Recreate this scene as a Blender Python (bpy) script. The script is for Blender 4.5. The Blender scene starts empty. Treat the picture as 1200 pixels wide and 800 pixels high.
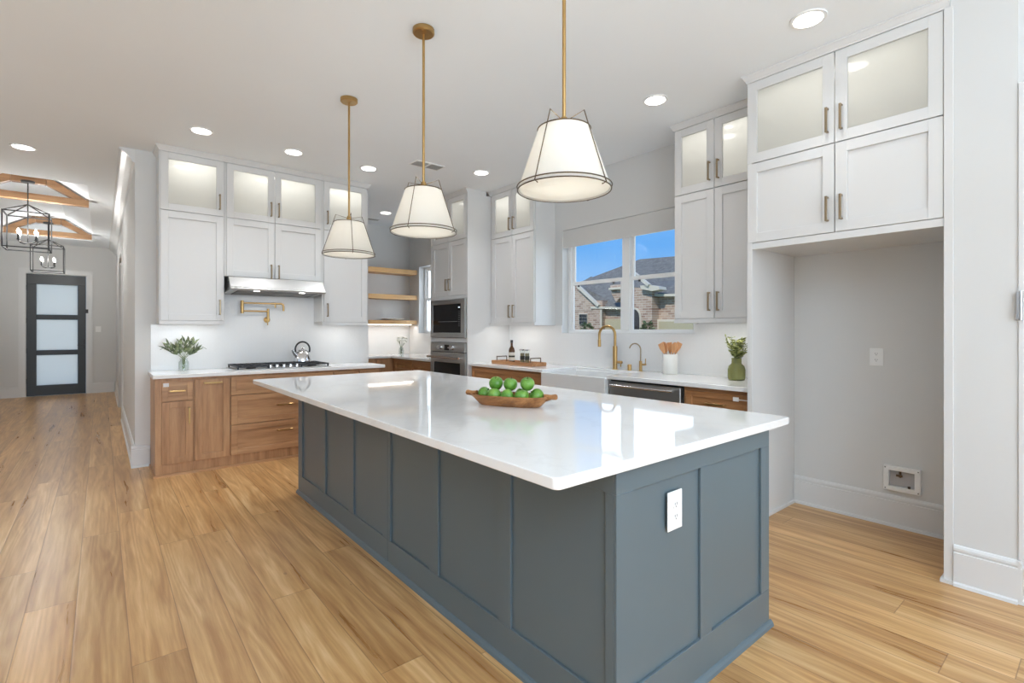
import bpy, math, random
from mathutils import Vector, Matrix

random.seed(7)
R = math.radians
SC = bpy.context.scene
COL = SC.collection

# ------------------------------------------------------------------ camera
CAM_H = 1.313
YAW = 39.5
FPX = 584.6
HORIZON = 386.5
cd = bpy.data.cameras.new('camera')
cam = bpy.data.objects.new('camera', cd)
COL.objects.link(cam)
cam.location = (0, 0, CAM_H)
cam.rotation_euler = (R(90), 0, R(-YAW))
cd.sensor_width = 36.0
cd.sensor_fit = 'HORIZONTAL'
cd.lens = FPX / 1200 * 36.0
cd.shift_y = -(400 - HORIZON) / 1200
cd.clip_start = 0.05
cd.clip_end = 200
SC.camera = cam

# ------------------------------------------------------------------ view + world + light
SC.view_settings.view_transform = 'Standard'
SC.view_settings.look = 'None'
SC.view_settings.gamma = 1.0
SC.view_settings.use_curve_mapping = False
SC.view_settings.exposure = -0.22
SC.cycles.max_bounces = 10
SC.cycles.diffuse_bounces = 6
SC.cycles.glossy_bounces = 4
SC.cycles.transparent_max_bounces = 12
SC.cycles.sample_clamp_indirect = 6.0
SC.cycles.caustics_reflective = False
SC.cycles.caustics_refractive = False
SC.cycles.use_denoising = True

W = bpy.data.worlds.new('world')
SC.world = W
W.use_nodes = True
nt = W.node_tree
nt.nodes.clear()
wo = nt.nodes.new('ShaderNodeOutputWorld')
wb = nt.nodes.new('ShaderNodeBackground')
tc = nt.nodes.new('ShaderNodeTexCoord')
sx = nt.nodes.new('ShaderNodeSeparateXYZ')
cr = nt.nodes.new('ShaderNodeValToRGB')
nt.links.new(tc.outputs['Generated'], sx.inputs[0])
nt.links.new(sx.outputs['Z'], cr.inputs[0])
nt.links.new(cr.outputs[0], wb.inputs[0])
nt.links.new(wb.outputs[0], wo.inputs[0])
cr.color_ramp.elements[0].position = 0.0
cr.color_ramp.elements[0].color = (0.50, 0.72, 0.96, 1)
cr.color_ramp.elements[1].position = 0.16
cr.color_ramp.elements[1].color = (0.14, 0.44, 0.96, 1)
e = cr.color_ramp.elements.new(1.0)
e.color = (0.10, 0.28, 0.75, 1)
wb.inputs[1].default_value = 1.2


def lamp(name, kind, loc, rot=(0, 0, 0), energy=10, color=(1, 1, 1), size=1.0, size_y=None, shape=None, spread=None, angle=None):
    d = bpy.data.lights.new(name, kind)
    d.energy = energy
    d.color = color
    if kind == 'AREA':
        d.shape = shape or ('RECTANGLE' if size_y else 'SQUARE')
        d.size = size
        if size_y:
            d.size_y = size_y
        if spread:
            d.spread = spread
    elif kind == 'SUN':
        d.angle = angle or R(1)
    else:
        d.shadow_soft_size = size
    o = bpy.data.objects.new(name, d)
    o.location = loc
    o.rotation_euler = rot
    COL.objects.link(o)
    return o


SUN = 3.6
CEIL_FILL = 285
CEIL_FILL2 = 42
DAY_NEAR = 118          # each of the living room windows behind the camera
DAY_LEFT = 4
lamp('sun', 'SUN', (-10, 5, 20), (R(48), 0, R(-70)), SUN, (1.0, 0.95, 0.86), angle=R(0.6))
# daylight entering through the windows of the living room behind the camera (openings in wall_near)
for wx in (-1.6, 1.2, 4.0 - 1.2):
    lamp('window_daylight', 'AREA', (wx, -4.35, 1.55), (R(108), 0, 0), DAY_NEAR * (0.1 if wx > 2 else 1.0), (0.79, 0.90, 1.0), 1.3 if wx > 2 else 1.9, 2.3)
for wy in (-1.5, 2.0):
    lamp('window_daylight', 'AREA', (-5.35, wy, 1.55), (R(90), 0, R(-90)), DAY_LEFT, (0.90, 0.96, 1.0), 1.9, 2.3)
# added unseen fill lamps, aimed at the ceiling behind and left of the camera
lamp('added_ceiling_fill', 'AREA', (-0.2, -1.9, 1.6), (R(180), 0, 0), CEIL_FILL, (0.71, 0.865, 1.0), 3.0, 2.0, spread=R(170))
lamp('added_ceiling_fill', 'AREA', (-3.2, 3.8, 1.6), (R(180), 0, 0), CEIL_FILL2, (0.71, 0.865, 1.0), 2.0, 3.0, spread=R(170))
# daylight behind the frosted front door and outside the kitchen windows
lamp('door_daylight', 'AREA', (-0.68, 14.6, 1.3), (R(-90), 0, 0), 9, (1.0, 0.97, 0.92), 1.2, 2.4)
lamp('sink_window_daylight', 'AREA', (4.75, 3.23, 1.95), (R(90), 0, R(90)), 13, (0.95, 0.98, 1.0), 1.6, 1.1)
lamp('pantry_window_daylight', 'AREA', (4.75, 7.0, 1.85), (R(90), 0, R(90)), 22, (0.88, 0.95, 1.0), 0.9, 1.1)

# ------------------------------------------------------------------ materials


class NT:
    def __init__(s, m):
        s.t = m.node_tree

    def n(s, kind, **kw):
        nd = s.t.nodes.new(kind)
        for k, v in kw.items():
            setattr(nd, k, v)
        return nd

    def l(s, a, b):
        s.t.links.new(a, b)

    def val(s, x, sock):
        if isinstance(x, (int, float)):
            sock.default_value = x
        else:
            s.l(x, sock)

    def math(s, op, a, b=None, c=None):
        nd = s.n('ShaderNodeMath', operation=op)
        s.val(a, nd.inputs[0])
        if b is not None:
            s.val(b, nd.inputs[1])
        if c is not None:
            s.val(c, nd.inputs[2])
        return nd.outputs[0]

    def comb(s, x, y, z):
        nd = s.n('ShaderNodeCombineXYZ')
        s.val(x, nd.inputs[0]); s.val(y, nd.inputs[1]); s.val(z, nd.inputs[2])
        return nd.outputs[0]

    def ramp(s, fac, stops):
        nd = s.n('ShaderNodeValToRGB')
        el = nd.color_ramp.elements
        el[0].position, el[0].color = stops[0][0], (*stops[0][1], 1)
        el[1].position, el[1].color = stops[-1][0], (*stops[-1][1], 1)
        for p, c in stops[1:-1]:
            q = el.new(p); q.color = (*c, 1)
        s.l(fac, nd.inputs[0])
        return nd.outputs[0]

    def mix(s, fac, a, b, mode='MIX'):
        nd = s.n('ShaderNodeMix', data_type='RGBA', blend_type=mode)
        s.val(fac, nd.inputs[0])
        for x, i in ((a, 6), (b, 7)):
            if isinstance(x, tuple):
                nd.inputs[i].default_value = (*x[:3], 1)
            else:
                s.l(x, nd.inputs[i])
        return nd.outputs[2]

    def noise(s, vec, scale, detail=3, rough=0.5, out=0):
        nd = s.n('ShaderNodeTexNoise')
        nd.inputs['Scale'].default_value = scale
        nd.inputs['Detail'].default_value = detail
        nd.inputs['Roughness'].default_value = rough
        if vec is not None:
            s.l(vec, nd.inputs['Vector'])
        return nd.outputs[out]

    def bump(s, h, strength, dist, bsdf):
        nd = s.n('ShaderNodeBump')
        nd.inputs['Strength'].default_value = strength
        nd.inputs['Distance'].default_value = dist
        s.l(h, nd.inputs['Height'])
        s.l(nd.outputs[0], bsdf.inputs['Normal'])


def srgb(r, g, b):
    f = lambda c: (c / 255) / 12.92 if c / 255 <= 0.04045 else ((c / 255 + 0.055) / 1.055) ** 2.4
    return (f(r), f(g), f(b))


def mat(name, color=(0.8, 0.8, 0.8), rough=0.5, metal=0.0, coat=0.0, spec=0.5, emit=None, es=0.0, trans=0.0, ior=1.5):
    m = bpy.data.materials.new(name)
    m.use_nodes = True
    b = m.node_tree.nodes['Principled BSDF']
    b.inputs['Base Color'].default_value = (*color, 1)
    b.inputs['Roughness'].default_value = rough
    b.inputs['Metallic'].default_value = metal
    b.inputs['Coat Weight'].default_value = coat
    b.inputs['Specular IOR Level'].default_value = spec
    b.inputs['Transmission Weight'].default_value = trans
    b.inputs['IOR'].default_value = ior
    if emit:
        b.inputs['Emission Color'].default_value = (*emit, 1)
        b.inputs['Emission Strength'].default_value = es
    return m, NT(m), b


def paint(name, color, rough=0.5, mottled=0.02, scale=60, spec=0.5):
    m, t, b = mat(name, color, rough, spec=spec)
    c = t.n('ShaderNodeTexCoord')
    nz = t.noise(c.outputs['Object'], scale, 3)
    t.bump(nz, 0.08, 0.002, b)
    n2 = t.noise(c.outputs['Object'], 1.3, 2)
    k = 1 - mottled
    t.l(t.mix(n2, tuple(x * k for x in color), tuple(min(1, x * (1 + mottled)) for x in color)), b.inputs['Base Color'])
    return m


def wood(name, dark, mid, light, axis='Z', scale=1.0, rough=0.42, knots=False):
    """straight grained timber, grain along axis"""
    m, t, b = mat(name, mid, rough)
    c = t.n('ShaderNodeTexCoord')
    oi = t.n('ShaderNodeObjectInfo')
    mp = t.n('ShaderNodeMapping')
    s = {'X': (1.2, 14, 14), 'Y': (14, 1.2, 14), 'Z': (14, 14, 1.2)}[axis]
    mp.inputs['Scale'].default_value = tuple(v * scale for v in s)
    add = t.n('ShaderNodeVectorMath', operation='ADD')
    t.l(c.outputs['Object'], add.inputs[0])
    t.l(t.comb(t.math('MULTIPLY', oi.outputs['Random'], 7.0), t.math('MULTIPLY', oi.outputs['Random'], 13.0), t.math('MULTIPLY', oi.outputs['Random'], 5.0)), add.inputs[1])
    t.l(add.outputs[0], mp.inputs[0])
    n1 = t.noise(mp.outputs[0], 1.0, 6, 0.62)
    n2 = t.noise(mp.outputs[0], 6.0, 3, 0.6)
    f = t.math('ADD', t.math('MULTIPLY', n1, 0.8), t.math('MULTIPLY', n2, 0.2))
    col = t.ramp(f, [(0.30, dark), (0.5, mid), (0.68, light)])
    t.l(col, b.inputs['Base Color'])
    t.bump(f, 0.12, 0.002, b)
    return m


M = {}
M['wall'] = paint('wall_paint', (0.67, 0.67, 0.66), 0.75)
M['ceiling'] = paint('ceiling_paint', (0.865, 0.90, 0.93), 0.9, 0.015, 120)
M['trim'] = paint('trim_paint', (0.72, 0.72, 0.715), 0.35, 0.01)
M['cabinet'] = paint('white_cabinet_lacquer', (0.70, 0.695, 0.685), 0.33, 0.01, 30)
M['base'] = wood('light_brown_oak', srgb(148, 106, 72), srgb(184, 140, 101), srgb(204, 162, 120), 'Z')
M['base_h'] = wood('light_brown_oak_across', srgb(148, 106, 72), srgb(184, 140, 101), srgb(204, 162, 120), 'X')
M['base_y'] = wood('brown_oak_along', srgb(124, 82, 48), srgb(164, 116, 74), srgb(188, 140, 94), 'Y')
M['shelf'] = wood('shelf_oak', srgb(176, 134, 84), srgb(206, 164, 112), srgb(222, 184, 134), 'X', 0.8)
M['beam'] = wood('beam_cedar', srgb(120, 82, 52), srgb(166, 124, 86), srgb(196, 156, 114), 'X', 0.5)
M['bowl'] = wood('carved_wood', srgb(100, 60, 28), srgb(160, 108, 60), srgb(196, 142, 90), 'Y', 1.6, 0.5)
M['tray'] = wood('tray_wood', srgb(140, 92, 56), srgb(176, 126, 84), srgb(200, 152, 108), 'Y', 1.5)
M['spoon'] = wood('beech_wood', srgb(190, 130, 84), srgb(216, 160, 112), srgb(230, 180, 136), 'Z', 1.5)
M['brass'] = mat('aged_brass', (0.50, 0.32, 0.13), 0.30, 1.0)[0]
M['bronze'] = mat('champagne_bronze', (0.33, 0.25, 0.16), 0.34, 1.0)[0]
M['wire'] = mat('dark_bronze_wire', (0.16, 0.12, 0.085), 0.4, 1.0)[0]
M['black'] = mat('matte_black_metal', (0.02, 0.02, 0.021), 0.45)[0]
M['iron'] = mat('cast_iron', (0.025, 0.025, 0.028), 0.5)[0]
M['rubber'] = mat('dark_gap', (0.03, 0.03, 0.03), 0.8)[0]
M['porcelain'] = mat('white_fireclay', (0.78, 0.785, 0.78), 0.18)[0]
M['ceramic'] = mat('white_ceramic', (0.80, 0.79, 0.75), 0.3)[0]
M['plastic'] = mat('white_plastic', (0.85, 0.85, 0.84), 0.35)[0]
M['greyslot'] = mat('grey_slot', (0.18, 0.18, 0.18), 0.6)[0]
M['doorblack'] = mat('black_door_paint', (0.028, 0.03, 0.032), 0.4)[0]
M['ovenglass'] = mat('dark_oven_glass', (0.006, 0.006, 0.007), 0.06)[0]
M['vent'] = mat('vent_louvre', (0.42, 0.42, 0.41), 0.6)[0]

# brushed stainless
m, t, b = mat('brushed_stainless', (0.50, 0.50, 0.495), 0.3, 1.0)
c = t.n('ShaderNodeTexCoord'); mp = t.n('ShaderNodeMapping')
mp.inputs['Scale'].default_value = (2, 2, 300)
t.l(c.outputs['Object'], mp.inputs[0])
nz = t.noise(mp.outputs[0], 1.0, 2)
t.l(t.math('ADD', t.math('MULTIPLY', nz, 0.12), 0.29), b.inputs['Roughness'])
M['steel'] = m
M['chrome'] = mat('polished_steel', (0.75, 0.75, 0.76), 0.12, 1.0)[0]

# island paint
m, t, b = mat('blue_grey_island_paint', srgb(93, 107, 114), 0.34)
c = t.n('ShaderNodeTexCoord')
t.bump(t.noise(c.outputs['Object'], 40, 2), 0.05, 0.002, b)
M['island'] = m

# quartz
m, t, b = mat('white_quartz', (0.80, 0.80, 0.79), 0.05)
c = t.n('ShaderNodeTexCoord')
n1 = t.noise(c.outputs['Object'], 1.6, 6, 0.6)
v = t.math('ABSOLUTE', t.math('SUBTRACT', n1, 0.5))
t.l(t.ramp(v, [(0.0, (0.83, 0.828, 0.82)), (0.02, (0.865, 0.865, 0.86)), (0.3, (0.88, 0.88, 0.875))]), b.inputs['Base Color'])
M['quartz'] = m


# chevron tile
def chevron(name, ax):
    m, t, b = mat(name, (0.80, 0.80, 0.79), 0.12)
    c = t.n('ShaderNodeTexCoord'); s = t.n('ShaderNodeSeparateXYZ')
    t.l(c.outputs['Object'], s.inputs[0])
    a = s.outputs[ax]
    w = 0.11
    fr = t.math('FRACT', t.math('DIVIDE', t.math('ADD', a, 20.0), w))
    tri = t.math('MULTIPLY', t.math('ABSOLUTE', t.math('SUBTRACT', fr, 0.5)), w * 1.6)
    zz = t.math('FRACT', t.math('DIVIDE', t.math('ADD', s.outputs['Z'], tri), 0.052))
    g1 = t.math('ABSOLUTE', t.math('SUBTRACT', zz, 0.5))
    g2 = t.math('ABSOLUTE', t.math('SUBTRACT', t.math('FRACT', t.math('MULTIPLY', fr, 2.0)), 0.5))
    g = t.math('MAXIMUM', g1, t.math('SUBTRACT', g2, 0.004))
    grout = t.math('GREATER_THAN', g, 0.482)
    col = t.mix(grout, (0.80, 0.80, 0.795), (0.772, 0.772, 0.768))
    t.l(col, b.inputs['Base Color'])
    idn = t.math('FLOOR', t.math('DIVIDE', t.math('ADD', s.outputs['Z'], tri), 0.052))
    wn = t.n('ShaderNodeTexWhiteNoise', noise_dimensions='2D')
    t.l(t.comb(idn, t.math('FLOOR', t.math('MULTIPLY', t.math('DIVIDE', t.math('ADD', a, 20.0), w), 2.0)), 0.0), wn.inputs['Vector'])
    h = t.math('ADD', t.math('MULTIPLY', t.math('SUBTRACT', 1.0, grout), 0.35), t.math('MULTIPLY', t.noise(c.outputs['Object'], 22, 1), 1.4))
    t.bump(h, 0.28, 0.002, b)
    t.l(t.math('ADD', t.math('MULTIPLY', wn.outputs['Value'], 0.14), 0.08), b.inputs['Roughness'])
    return m


M['tile_x'] = chevron('white_chevron_tile', 'X')
M['tile_y'] = chevron('white_chevron_tile_window_side', 'Y')

# floor planks, boards run along Y
m, t, b = mat('oak_plank_floor', (0.4, 0.25, 0.13), 0.33)
c = t.n('ShaderNodeTexCoord'); s = t.n('ShaderNodeSeparateXYZ')
t.l(c.outputs['Object'], s.inputs[0])
PWD, PLN = 0.183, 2.1
xr = t.math('DIVIDE', t.math('ADD', s.outputs['X'], 20 * PWD + 0.09), PWD)
row = t.math('FLOOR', xr)
fx = t.math('FRACT', xr)
w1 = t.n('ShaderNodeTexWhiteNoise', noise_dimensions='1D'); t.l(row, w1.inputs['W'])
yr = t.math('ADD', t.math('DIVIDE', s.outputs['Y'], PLN), t.math('MULTIPLY', w1.outputs['Value'], 9.0))
coln = t.math('FLOOR', yr)
fy = t.math('FRACT', yr)
w2 = t.n('ShaderNodeTexWhiteNoise', noise_dimensions='2D'); t.l(t.comb(row, coln, 0.0), w2.inputs['Vector'])
rnd = w2.outputs['Value']
sep2 = t.n('ShaderNodeSeparateColor'); t.l(w2.outputs['Color'], sep2.inputs[0])
off = t.math('MULTIPLY', rnd, 40.0)
gx = t.math('ADD', t.math('MULTIPLY', s.outputs['X'], 15.0), off)
gy = t.math('ADD', t.math('MULTIPLY', s.outputs['Y'], 0.8), off)
warp = t.noise(t.comb(t.math('ADD', t.math('MULTIPLY', s.outputs['X'], 5.0), off), t.math('MULTIPLY', s.outputs['Y'], 1.6), 0.0), 1.0, 2)
gv = t.comb(t.math('ADD', gx, t.math('MULTIPLY', warp, 1.3)), gy, off)
g1 = t.noise(gv, 1.0, 6, 0.6)
g2 = t.noise(t.comb(t.math('MULTIPLY', gx, 6.0), t.math('MULTIPLY', gy, 2.5), 0.0), 1.0, 3, 0.7)
# cathedral rings
rings = t.math('FRACT', t.math('MULTIPLY', t.noise(t.comb(t.math('MULTIPLY', gx, 0.55), t.math('MULTIPLY', gy, 0.55), off), 1.0, 1), 11.0))
rg = t.math('ABSOLUTE', t.math('SUBTRACT', rings, 0.5))
f = t.math('ADD', t.math('ADD', t.math('MULTIPLY', g1, 0.74), t.math('MULTIPLY', g2, 0.16)), t.math('MULTIPLY', rg, 0.16))
colr = t.ramp(f, [(0.25, srgb(150, 104, 60)), (0.41, srgb(180, 134, 84)), (0.54, srgb(206, 163, 110)), (0.70, srgb(232, 198, 150))])
tint = t.ramp(sep2.outputs[0], [(0.0, (0.85, 0.83, 0.80)), (0.5, (0.96, 0.96, 0.95)), (1.0, (1.08, 1.08, 1.07))])
colr = t.mix(1.0, colr, tint, 'MULTIPLY')
kn = t.n('ShaderNodeTexVoronoi', feature='F1')
kn.inputs['Scale'].default_value = 1.0
t.l(t.comb(t.math('MULTIPLY', s.outputs['X'], 3.2), t.math('MULTIPLY', s.outputs['Y'], 1.7), 3.3), kn.inputs['Vector'])
knm = t.math('MULTIPLY', t.math('LESS_THAN', kn.outputs['Distance'], 0.035), 0.35)
colr = t.mix(knm, colr, srgb(100, 64, 36))
ex = t.math('MINIMUM', fx, t.math('SUBTRACT', 1.0, fx))
ey = t.math('MULTIPLY', t.math('MINIMUM', fy, t.math('SUBTRACT', 1.0, fy)), PLN / PWD)
ed = t.math('MINIMUM', ex, ey)
gap = t.math('LESS_THAN', ed, 0.010)
colr = t.mix(t.math('MULTIPLY', gap, 0.55), colr, srgb(110, 72, 42))
t.l(colr, b.inputs['Base Color'])
edge = t.math('MINIMUM', t.math('MULTIPLY', ed, 25.0), 1.0)
t.bump(t.math('ADD', edge, t.math('MULTIPLY', f, 0.25)), 0.22, 0.002, b)
t.l(t.math('ADD', t.math('MULTIPLY', g1, 0.16), 0.22), b.inputs['Roughness'])
M['floor'] = m


def thin_glass(name, tint=(1, 1, 1), ior=1.5, boost=1.0):
    m = bpy.data.materials.new(name); m.use_nodes = True
    t = NT(m); t.t.nodes.clear()
    o = t.n('ShaderNodeOutputMaterial'); mx = t.n('ShaderNodeMixShader')
    tr = t.n('ShaderNodeBsdfTransparent'); gl = t.n('ShaderNodeBsdfGlossy'); fr = t.n('ShaderNodeLayerWeight')
    fr.inputs['Blend'].default_value = 0.5
    tr.inputs[0].default_value = (*tint, 1)
    gl.inputs['Roughness'].default_value = 0.02
    # Schlick reflectance, the same for both faces of the thin sheet
    fc_ = t.math('POWER', fr.outputs['Facing'], 5.0)
    t.l(t.math('MULTIPLY', t.math('ADD', t.math('MULTIPLY', fc_, 0.96), 0.04), boost), mx.inputs[0])
    t.l(tr.outputs[0], mx.inputs[1]); t.l(gl.outputs[0], mx.inputs[2]); t.l(mx.outputs[0], o.inputs[0])
    return m


M['glass'] = thin_glass('clear_glass', (0.98, 0.99, 0.985))
m = bpy.data.materials.new('hazy_cabinet_glass'); m.use_nodes = True
t = NT(m); t.t.nodes.clear()
o = t.n('ShaderNodeOutputMaterial'); mx = t.n('ShaderNodeMixShader'); m2 = t.n('ShaderNodeMixShader')
tr = t.n('ShaderNodeBsdfTransparent'); tl = t.n('ShaderNodeBsdfTranslucent'); gl = t.n('ShaderNodeBsdfGlossy'); fr = t.n('ShaderNodeLayerWeight')
fr.inputs['Blend'].default_value = 0.5
tl.inputs[0].default_value = (0.97, 0.97, 0.94, 1); gl.inputs['Roughness'].default_value = 0.03
m2.inputs[0].default_value = 0.62
t.l(tr.outputs[0], m2.inputs[1]); t.l(tl.outputs[0], m2.inputs[2])
t.l(t.math('ADD', t.math('MULTIPLY', t.math('POWER', fr.outputs['Facing'], 5.0), 0.94), 0.06), mx.inputs[0])
t.l(m2.outputs[0], mx.inputs[1]); t.l(gl.outputs[0], mx.inputs[2]); t.l(mx.outputs[0], o.inputs[0])
M['cabglass'] = m
M['vaseglass'] = thin_glass('clear_vase_glass', (0.93, 0.95, 0.94), 1.5, 1.4)


def translucent(name, color, mixf=0.5, rough=0.6):
    m = bpy.data.materials.new(name); m.use_nodes = True
    t = NT(m); t.t.nodes.clear()
    o = t.n('ShaderNodeOutputMaterial'); mx = t.n('ShaderNodeMixShader')
    d = t.n('ShaderNodeBsdfDiffuse'); tr = t.n('ShaderNodeBsdfTranslucent')
    d.inputs[0].default_value = (*color, 1); tr.inputs[0].default_value = (*color, 1)
    mx.inputs[0].default_value = mixf
    t.l(d.outputs[0], mx.inputs[1]); t.l(tr.outputs[0], mx.inputs[2]); t.l(mx.outputs[0], o.inputs[0])
    return m


M['frosted'] = translucent('frosted_glass', (0.92, 0.90, 0.84), 0.75)
M['obscured'] = translucent('obscured_glass', (0.95, 0.96, 0.97), 0.9)
M['shade'] = translucent('linen_shade', (0.86, 0.845, 0.81), 0.55)
M['diffuser'] = translucent('frosted_diffuser', (0.93, 0.925, 0.90), 0.7)
M['blind'] = translucent('roller_blind_fabric', (0.72, 0.715, 0.70), 0.12)


def emitter(name, color, s):
    return mat(name, (0.9, 0.9, 0.9), 0.6, emit=color, es=s)[0]


M['downlight'] = emitter('downlight_lens', (1.0, 0.98, 0.94), 7.0)
M['strip'] = emitter('cabinet_light_strip', (1.0, 0.97, 0.92), 4.0)
M['bulb'] = emitter('candle_bulb', (1.0, 0.93, 0.80), 26.0)
M['warmbulb'] = emitter('warm_bulb', (1.0, 0.94, 0.84), 17.0)
M['hoodlight'] = emitter('hood_lamp', (1.0, 0.98, 0.95), 5.0)

# apples, leaves, etc.
m, t, b = mat('green_apple_skin', srgb(104, 158, 48), 0.3)
c = t.n('ShaderNodeTexCoord'); oi = t.n('ShaderNodeObjectInfo')
vv = t.n('ShaderNodeVectorMath', operation='ADD'); t.l(c.outputs['Object'], vv.inputs[0]); t.l(oi.outputs['Random'], vv.inputs[1])
n1 = t.noise(vv.outputs[0], 16, 3)
colr = t.ramp(n1, [(0.3, srgb(78, 128, 40)), (0.55, srgb(98, 148, 54)), (0.8, srgb(146, 178, 86))])
sp = t.n('ShaderNodeTexVoronoi'); sp.inputs['Scale'].default_value = 160; t.l(vv.outputs[0], sp.inputs['Vector'])
colr = t.mix(t.math('MULTIPLY', t.math('LESS_THAN', sp.outputs['Distance'], 0.18), 0.5), colr, srgb(190, 214, 130))
t.l(colr, b.inputs['Base Color'])
M['apple'] = m
M['applestem'] = mat('apple_stem', srgb(70, 50, 28), 0.7)[0]


def leafmat(name, a, b_, sc=30):
    m, t, b = mat(name, a, 0.5)
    c = t.n('ShaderNodeTexCoord')
    t.l(t.ramp(t.noise(c.outputs['Object'], sc, 2), [(0.35, a), (0.65, b_)]), b.inputs['Base Color'])
    return m


M['leaf'] = leafmat('sage_leaf', srgb(78, 92, 70), srgb(150, 162, 122))
M['leaf2'] = leafmat('olive_leaf', srgb(84, 96, 40), srgb(186, 190, 116), 45)
M['flower'] = leafmat('white_petal', srgb(225, 225, 215), srgb(245, 245, 240))
M['stem'] = mat('green_stem', srgb(110, 125, 80), 0.6)[0]
M['greenglass'] = mat('olive_green_glass', srgb(152, 154, 92), 0.08, trans=0.35)[0]
M['amber'] = mat('amber_bottle_glass', srgb(88, 54, 24), 0.08, trans=0.15)[0]
M['label'] = mat('paper_label', srgb(214, 210, 198), 0.7)[0]
M['labeldark'] = mat('dark_label', srgb(58, 56, 48), 0.7)[0]
M['spice'] = leafmat('ground_spice', srgb(96, 88, 58), srgb(150, 140, 104), 90)
M['sticker'] = mat('white_sticker', (0.78, 0.76, 0.76), 0.5)[0]

# exterior
m, t, b = mat('facade_brick', (0.4, 0.3, 0.25), 0.9)
c = t.n('ShaderNodeTexCoord'); s = t.n('ShaderNodeSeparateXYZ'); t.l(c.outputs['Object'], s.inputs[0])
br = t.n('ShaderNodeTexBrick')
t.l(t.comb(s.outputs['Y'], s.outputs['Z'], 0.0), br.inputs['Vector'])
br.inputs['Color1'].default_value = (*srgb(150, 118, 102), 1)
br.inputs['Color2'].default_value = (*srgb(196, 172, 154), 1)
br.inputs['Mortar'].default_value = (*srgb(200, 190, 176), 1)
br.inputs['Scale'].default_value = 1.0
br.inputs['Brick Width'].default_value = 0.36
br.inputs['Row Height'].default_value = 0.12
br.inputs['Mortar Size'].default_value = 0.014
t.l(br.outputs['Color'], b.inputs['Base Color'])
M['brick'] = m
m, t, b = mat('asphalt_shingle', (0.1, 0.1, 0.11), 0.95)
c = t.n('ShaderNodeTexCoord')
t.l(t.ramp(t.noise(c.outputs['Object'], 5, 5), [(0.3, srgb(92, 93, 92)), (0.7, srgb(126, 125, 122))]), b.inputs['Base Color'])
M['shingle'] = m
M['houseTrim'] = mat('house_trim', srgb(214, 206, 190), 0.7)[0]
M['garage'] = mat('tan_garage_door', srgb(186, 176, 146), 0.7)[0]
M['darkopening'] = mat('dark_entry', srgb(40, 40, 44), 0.7)[0]
M['bush'] = leafmat('shrub_leaf', srgb(46, 76, 36), srgb(110, 138, 74), 5)
M['lawn'] = leafmat('lawn_grass', srgb(74, 96, 48), srgb(110, 126, 70), 3)

# ------------------------------------------------------------------ mesh builder


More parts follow.
